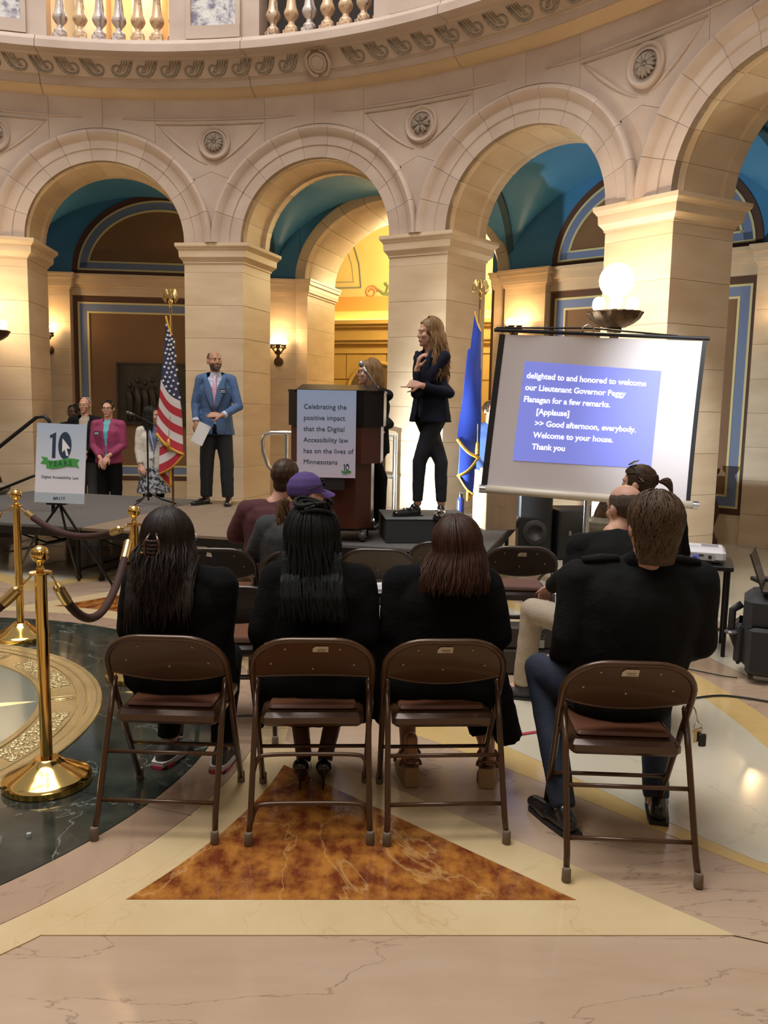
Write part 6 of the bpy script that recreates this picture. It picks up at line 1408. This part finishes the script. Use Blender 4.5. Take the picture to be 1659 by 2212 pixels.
# man in the blue jacket (local origin at his feet on the stage)
t = person('standing bald bearded man in a blue jacket and pink tie holding white papers', (-1.885, 9.27, .5))
Z = Vector((0, 0, 1)); YW = radians(180+4)
legs = [((.115, -.01, .50), (.125, .01, .09)), ((-.105, -.01, .50), (-.125, .04, .09))]; arms = [((.255, -.03, 1.10), (.115, -.20, 1.005)), ((-.225, -.02, 1.12), (-.20, -.12, .93))]
hM = headM((-.01, -.02, 1.59), radians(180+32), radians(4))
hands = [hand_prims((.10, -.215, 1.0), (-1, -.25, .12), (0, .8, -.6), 1, (.2, .2, .25, .3), .3), hand_prims((-.195, -.135, .92), (.25, -.3, -1), (.3, .9, -.2), -1, (.5, .55, .6, .6), .7)]
body, sd, fw, up, pel, ws, ch, nk, shl = standing(t, YW, 1.72, SKINT, hM, .99, .085, .92, 1.27, 1.465, .165, arms, legs, hands=hands, jaw=1.06)
BLUJ = mat('blue_wool_jacket', (.060, .115, .24), .8, bump=(90, .3)); SHIRT = mat('pale_blue_shirt', (.50, .54, .66), .7)
bobj('dress_shirt', torso(pel, ws, ch, nk-up*.02, 1.3, 1.38, (.112, .102, .112), sd, .006)+[cap(nk-up*.035, nk+up*.012, .070, .060, f1=True), cap(Vector(arms[0][0]), Vector(arms[0][1]), .04, .038, f1=True), cap(Vector(arms[1][0]), Vector(arms[1][1]), .04, .038, f1=True)], .009, SHIRT, t, smooth=2)
arms_j = arms
jacket(t, BLUJ, sd, fw, up, pel, ws, ch, nk, shl, arms_j, .79, V=.10, vz=1.05, sl=.86, hemr=.15, infl=.020)
m = MB(); y0 = -.145; m.tube([nk+fw*.075-up*.03, nk+fw*.105-up*.055, ch+fw*.138+up*.02, ws+fw*.135+up*.1, ws+fw*.125-up*.09], [.016, .014, .026, .034, .016], 8, wide=.3, side=tuple(fw)); m.build('pink_tie', mat('pink_silk', (.56, .32, .42), .5), t, smooth=True)
m = MB(); m.tube([pel+sd*(-.09)+fw*.11+up*.07, pel+fw*.135+up*.075, pel+sd*.09+fw*.11+up*.07], .018, 6, wide=.3, side=tuple(fw)); m.build('belt', MATS['black_belt'], t, smooth=True)
trousers(t, mat('black_trouser_cloth', (.010, .012, .016), .8, bump=(90, .2)), sd, up, pel, .085, legs)
shoe('black_shoe', (.125, .05, 0), (.12, -1, 0), SHOE, t, 1.1); shoe('black_shoe', (-.125, .08, 0), (-.6, -1, 0), SHOE, t, 1.1)
face_parts(hM, .99, t, mat('lips_tan', (.26, .11, .08), .5), H_STB, smile=1)
skull_cap(hM, .99, 'cropped_hair', H_STB, t, vox=.006, infl=1.015, cutfn=lambda q: q.y > .012 or q.z > .088 or q.z < -.04)
Mi = hM.inverted()
BRDM = mat('beard_dark', (.035, .022, .016), .8, noise=(120, (.12, .09, .075), 1, (1, 1, 1)))
def bcut(c, n_):
    q = Mi@c/.99; return not (q.z < -.03 and q.y > .0 and not (abs(q.x) < .021 and -.068 < q.z < -.05)) or (q.z > -.045 and abs(q.x) < .05 and not (q.z < -.038 and q.z > -.052)) or q.z < -.112
bobj('beard', [ell(p[1], [x*1.06 for x in p[2]], p[3]) if p[0] == 'e' else cap(p[1], p[2], p[3]*1.35, p[4]*1.35) for p in head_prims(hM, .99, 1.06)[1:4]+[head_prims(hM, .99)[10]]], .005, BRDM, t, smooth=1, cut=bcut)
pad_badge(t, ch+sd*-.095+fw*.150-up*.005, YW+pi+radians(-12), BADGE)
pp = thing('script_papers', 'folded white paper sheets held low in the hand of the man in the blue jacket', 'paper', (-2.05, 9.10, 1.36))
for i in range(2): 
    m = MB(); m.box((0, 0, 0), (.135, .002, .235), M=Matrix.Rotation(radians(24+3*i), 3, 'Y')); m.build('sheet', PAP, pp, loc=(.035, -.02-.006*i, -.06))
# interpreter
t = person('standing sign-language interpreter in a navy suit, pointing left, long wavy blond-brown hair', (.375, 7.03, .708))
YW = radians(90+42)     # turned towards the lectern, to the left
legs = [((-.085, -.02, .46), (-.09, .0, .11)), ((.10, -.03, .46), (.11, -.03, .11))]
arms = [((-.13, -.16, 1.03), (-.125, -.175, 1.235)), ((.145, -.15, 1.04), (-.09, -.22, 1.095))]
hM = headM((-.03, -.03, 1.53), radians(90+14), radians(-3))
hands = [hand_prims((-.125, -.18, 1.235), (.15, -.35, 1), (1, .2, -.1), -1, (.55, .6, .65, .7), .9, 1.0, .1), hand_prims((-.10, -.225, 1.10), (-1, -.08, .10), (.1, 1, -.5), 1, (.02, 1.25, 1.35, 1.4), .6)]
body, sd, fw, up, pel, ws, ch, nk, shl = standing(t, YW, 1.67, SKIN, hM, .98, .08, .90, 1.22, 1.405, .15, arms, legs, hands=hands, jaw=.95)
bobj('black_blouse', torso(pel, ws, ch, nk-up*.03, 1.2, 1.25, (.104, .094, .106), sd, .006), .01, BLKC, t)
jacket(t, NAVC, sd, fw, up, pel, ws, ch, nk, shl, arms, .80, V=.075, vz=1.0, sl=.90, hemr=.150, infl=.012, wd=1.22, opening=.03, ar=.84)
trousers(t, mat('navy_black_trousers', (.008, .011, .018), .8, bump=(90, .2)), sd, up, pel, .08, legs, crop=.05, infl=.004)
skull_cap(hM, .98, 'hair_base', H_BLD, t, infl=1.08, face_cut=.03, low=-.06, cutfn=lambda q: (q.y > .038+.7*max(0, q.z-.05)) or q.z < -.06)
R_ = fall_hair(hM, .98, 330, 1.20, rnd, az=(82, 278), thick=.0062, wave=.016, back=.0, flare=.55, jitter=.045, sway=(.015, -.01)); strands('wavy_hair', R_, H_BLD, t)
face_parts(hM, .98, t, LIP, H_MID)
LOAF = mat('patent_black_loafer', (.01, .01, .012), .12, coat=.7)
for h, d in (((-.09, .0, 0), (-.85, -.35, 0)), ((.115, -.02, 0), (-.25, -1, 0))):
    o = shoe('patent_loafer', h, d, LOAF, t, .98); m = MB(); d_ = Vector(d).normalized(); q = Vector(h)+d_*.12; m.tube([q+Vector((-d_.y, d_.x, 0))*k+Vector((0, 0, .066-abs(k)*.2)) for k in (-.03, 0, .03)], .006, 6); m.build('loafer_chain', CHROME, o, smooth=True)
# speaker at the lectern
t = person('woman speaker with straight blond-brown bob and glasses at the lectern, in a black jacket', (-.13, 7.69, .5))
YW = radians(90+62); legs = [((-.08, 0, .46), (-.08, .02, .09)), ((.08, 0, .46), (.08, .02, .09))]
arms = [((-.225, -.07, 1.0), (-.15, -.20, .95)), ((.165, -.10, .97), (.06, -.22, .94))]
hM = headM((-.035, -.02, 1.43), radians(90+6), radians(2))
hands = [hand_prims((-.15, -.2, .94), (-.2, -1, .1), (0, 0, -1), 1, (.3,)*4), hand_prims((.10, -.2, .90), (-.3, -1, 0), (0, 0, -1), -1, (.3,)*4)]
body, sd, fw, up, pel, ws, ch, nk, shl = standing(t, YW, 1.58, SKIN, hM, .98, .08, .80, 1.13, 1.305, .165, arms, legs, hands=hands)
bobj('white_patterned_blouse', torso(pel, ws, ch, nk-up*.03, 1.25, 1.3, (.112, .102, .11), sd, .006), .01, mat('white_patterned_fabric', (.45, .42, .42), .7, noise=(70, (.04, .04, .05), 2, (1, 1, 1))), t)
jacket(t, BLKJ, sd, fw, up, pel, ws, ch, nk, shl, arms, .70, V=.09, vz=.98, sl=.92, infl=.020, wd=1.35, lapel=False, ar=.85)
trousers(t, BLKC, sd, up, pel, .08, legs); shoe('black_shoe', (-.08, .04, 0), (-.3, -1, 0), SHOE, t); shoe('black_shoe', (.08, .04, 0), (-.3, -1, 0), SHOE, t)
skull_cap(hM, .98, 'hair_base', H_BLD, t, infl=1.08, cutfn=lambda q: (q.y > .045+.6*max(0, q.z-.05)) or q.z < -.07)
strands('bob_hair', fall_hair(hM, .98, 260, 1.275, rnd, az=(78, 282), thick=.0065, wave=.003, flare=.35, jitter=.008), H_BLD, t)
face_parts(hM, .98, t, LIP, H_MID, BLACKP)
m = MB(); m.tube([nk+fw*.02+Vector((.065*cos(a), .065*sin(a), -.03-.04*max(0, (Vector((cos(a), sin(a), 0)).dot(fw))))) for a in [2*pi*i/24 for i in range(24)]], .008, 6, closed=True); m.build('bead_necklace', mat('pearl_beads', (.5, .45, .42), .3), t, smooth=True)
# background listeners, standing on the floor beyond the stage
def listener(label, pos, yaw, skin, hz, hyaw, hair, topm, botm, top_name, s=1., long_hair=None, V=0, inner=None, glasses=None, arms=None, hem=.82, skirt=None, lip=LIP, cap_cut=None, wd=1.4, roll=0, shw=.16, infl=.02, sl=.9):
    t = person(label, pos); H = hz; k = H/1.60
    hM = headM((0, 0, H), hyaw, 0); legs = [((-.09*k, 0, .48*k), (-.09*k, .02, .09)), ((.09*k, 0, .48*k), (.09*k, .02, .09))]
    R = Matrix.Rotation(yaw, 3, 'Z'); legs = [tuple(R@Vector(p) for p in l) for l in legs]
    arms = arms or [((-.21*k, .02, 1.10*k), (-.05, .19, .96*k)), ((.21*k, .02, 1.10*k), (.05, .18, .92*k))]; arms = [tuple(R@Vector(p) for p in a) for a in arms]
    hd = [hand_prims(a[1], R@Vector((.4*sgn, .5, -.8)), R@Vector((0, -1, 0)), sgn, (.5,)*4, .5) for a, sgn in zip(arms, (1, -1))]
    body, sd, fw, up, pel, ws, ch, nk, shl = standing(t, yaw, 1.7, skin, hM, .98*s, .085, .90*k, 1.27*k, 1.46*k, shw, arms, legs, vox=.009, hands=hd)
    if inner: bobj('inner_top', torso(pel, ws, ch, nk-up*.02, 1.25, 1.32, (.11, .10, .11), sd, .008), .012, inner, t)
    jacket(t, topm, sd, fw, up, pel, ws, ch, nk, shl, arms, hem*k, V=V, vz=1.0*k, sl=sl, wd=wd, infl=infl, vox=.011, name=top_name, lapel=False)
    if skirt: bobj('skirt', [cap(pel+up*.08, pel-up*.1, .12, .14, 1.25, sd), cap(pel-up*.1, Vector((0, 0, .42)), .14, .19, 1.2, sd, False, True)], .011, skirt, t, disp=(.06, .02))
    if not skirt: trousers(t, botm, sd, up, pel, .085, legs, vox=.012)
    else: trousers(t, botm, sd, up, pel, .07, legs, vox=.012, infl=.008)
    for l in legs: shoe('black_shoe', (l[1].x, l[1].y-fw.y*.02, 0), fw, SHOE, t)
    skull_cap(hM, .98*s, 'hair_base', hair, t, infl=1.06, cutfn=cap_cut or (lambda q: (q.y > .045+.6*max(0, q.z-.055)) or q.z < -.055), disp=(.03, .006))
    if long_hair: strands('hair_strands', fall_hair(hM, .98*s, 160, long_hair, rnd, az=(55, 305), thick=.007, wave=.006, flare=.4, jitter=.015), hair, t)
    face_parts(hM, .98*s, t, lip, hair, glasses); return t, sd, fw, up, ch, nk, ws
F180 = pi
listener('standing person with dark hair tied up and glasses, only the head showing above the sign', (-4.42, 11.8, 0), F180, SKIND, 1.47, F180-.2, H_BLK, BLKJ, BLKC, 'dark_jacket', s=1., glasses=BLACKP, lip=LIPD)
t, sd, fw, up, ch, nk, ws = listener('standing white-haired man in a black jacket behind the Digital Accessibility Law sign', (-4.10, 11.38, 0), F180, SKIN, 1.575, F180-.15, H_GRY, BLKJ, mat('charcoal_trousers', (.03, .03, .032), .8), 'black_jacket', V=.08, inner=mat('beige_shirt', (.36, .31, .25), .8), glasses=mat('gold_glasses', (.5, .4, .25), .3, 1.), cap_cut=lambda q: q.y > .02+.3*max(0, q.z-.05) or q.z < -.05 or q.z > .112, wd=1.55, shw=.18)
t, sd, fw, up, ch, nk, ws = listener('standing woman with short dark hair and glasses in a magenta jacket, hands clasped', (-3.68, 11.05, 0), F180, SKIN, 1.535, F180+.05, H_BRN, mat('magenta_jacket_cloth', (.24, .028, .095), .75, bump=(90, .3)), BLKC, 'magenta_jacket', V=.05, inner=mat('turquoise_top', (.12, .38, .46), .7), glasses=BLACKP, hem=.86, wd=1.5, shw=.17, sl=.8)
pad_badge(t, ch+sd*.10+fw*.165, F180+pi, BADGE)
t, sd, fw, up, ch, nk, ws = listener('standing dark-haired woman in a white cardigan and patterned skirt beside the American flag', (-3.12, 11.15, 0), F180+.3, SKIN, 1.455, F180+radians(75), H_BLK, mat('cream_cardigan_knit', (.52, .49, .44), .85, bump=(60, .4)), BLKC, 'white_cardigan', long_hair=1.27, V=.11, inner=mat('slate_blue_top', (.11, .13, .22), .8), skirt=mat('floral_skirt', (.015, .016, .022), .8, noise=(26, (.32, .34, .38), 3.5, (1, 1, 1))), hem=.82, arms=[((-.19, .02, 1.0), (-.17, .10, .80)), ((.19, .02, 1.0), (.17, .10, .80))])
pad_badge(t, ch+sd*-.08+fw*.16, F180+pi, BADGE)
m = MB(); m.tube([nk+sd*.05+fw*.08-up*.02, ch+fw*.15-up*.1, ws+fw*.14+up*.0], .004, 5); m.box(tuple(ws+fw*.15+sd*.03-up*.05), (.06, .006, .09)); m.build('lanyard_card', mat('white_card', (.6, .62, .66), .4), t)
t, sd, fw, up, ch, nk, ws = listener('standing grey-haired man in a blue shirt looking up, between the blue flag and the screen', (1.22, 9.75, 0), F180-.2, SKIN, 1.60, F180+.55, H_MID, mat('blue_oxford_shirt', (.045, .10, .28), .75, bump=(90, .25)), mat('dark_grey_trousers', (.02, .022, .025), .8), 'blue_shirt', hem=.88, wd=1.35, infl=.012)
m = MB(); [m.ell(ws+fw*.132+up*(.30-.09*i), (.006, .004, .006), 8) for i in range(5)]; m.build('shirt_buttons', WHT, t)
bpy.data.scenes.remove(_sc2)
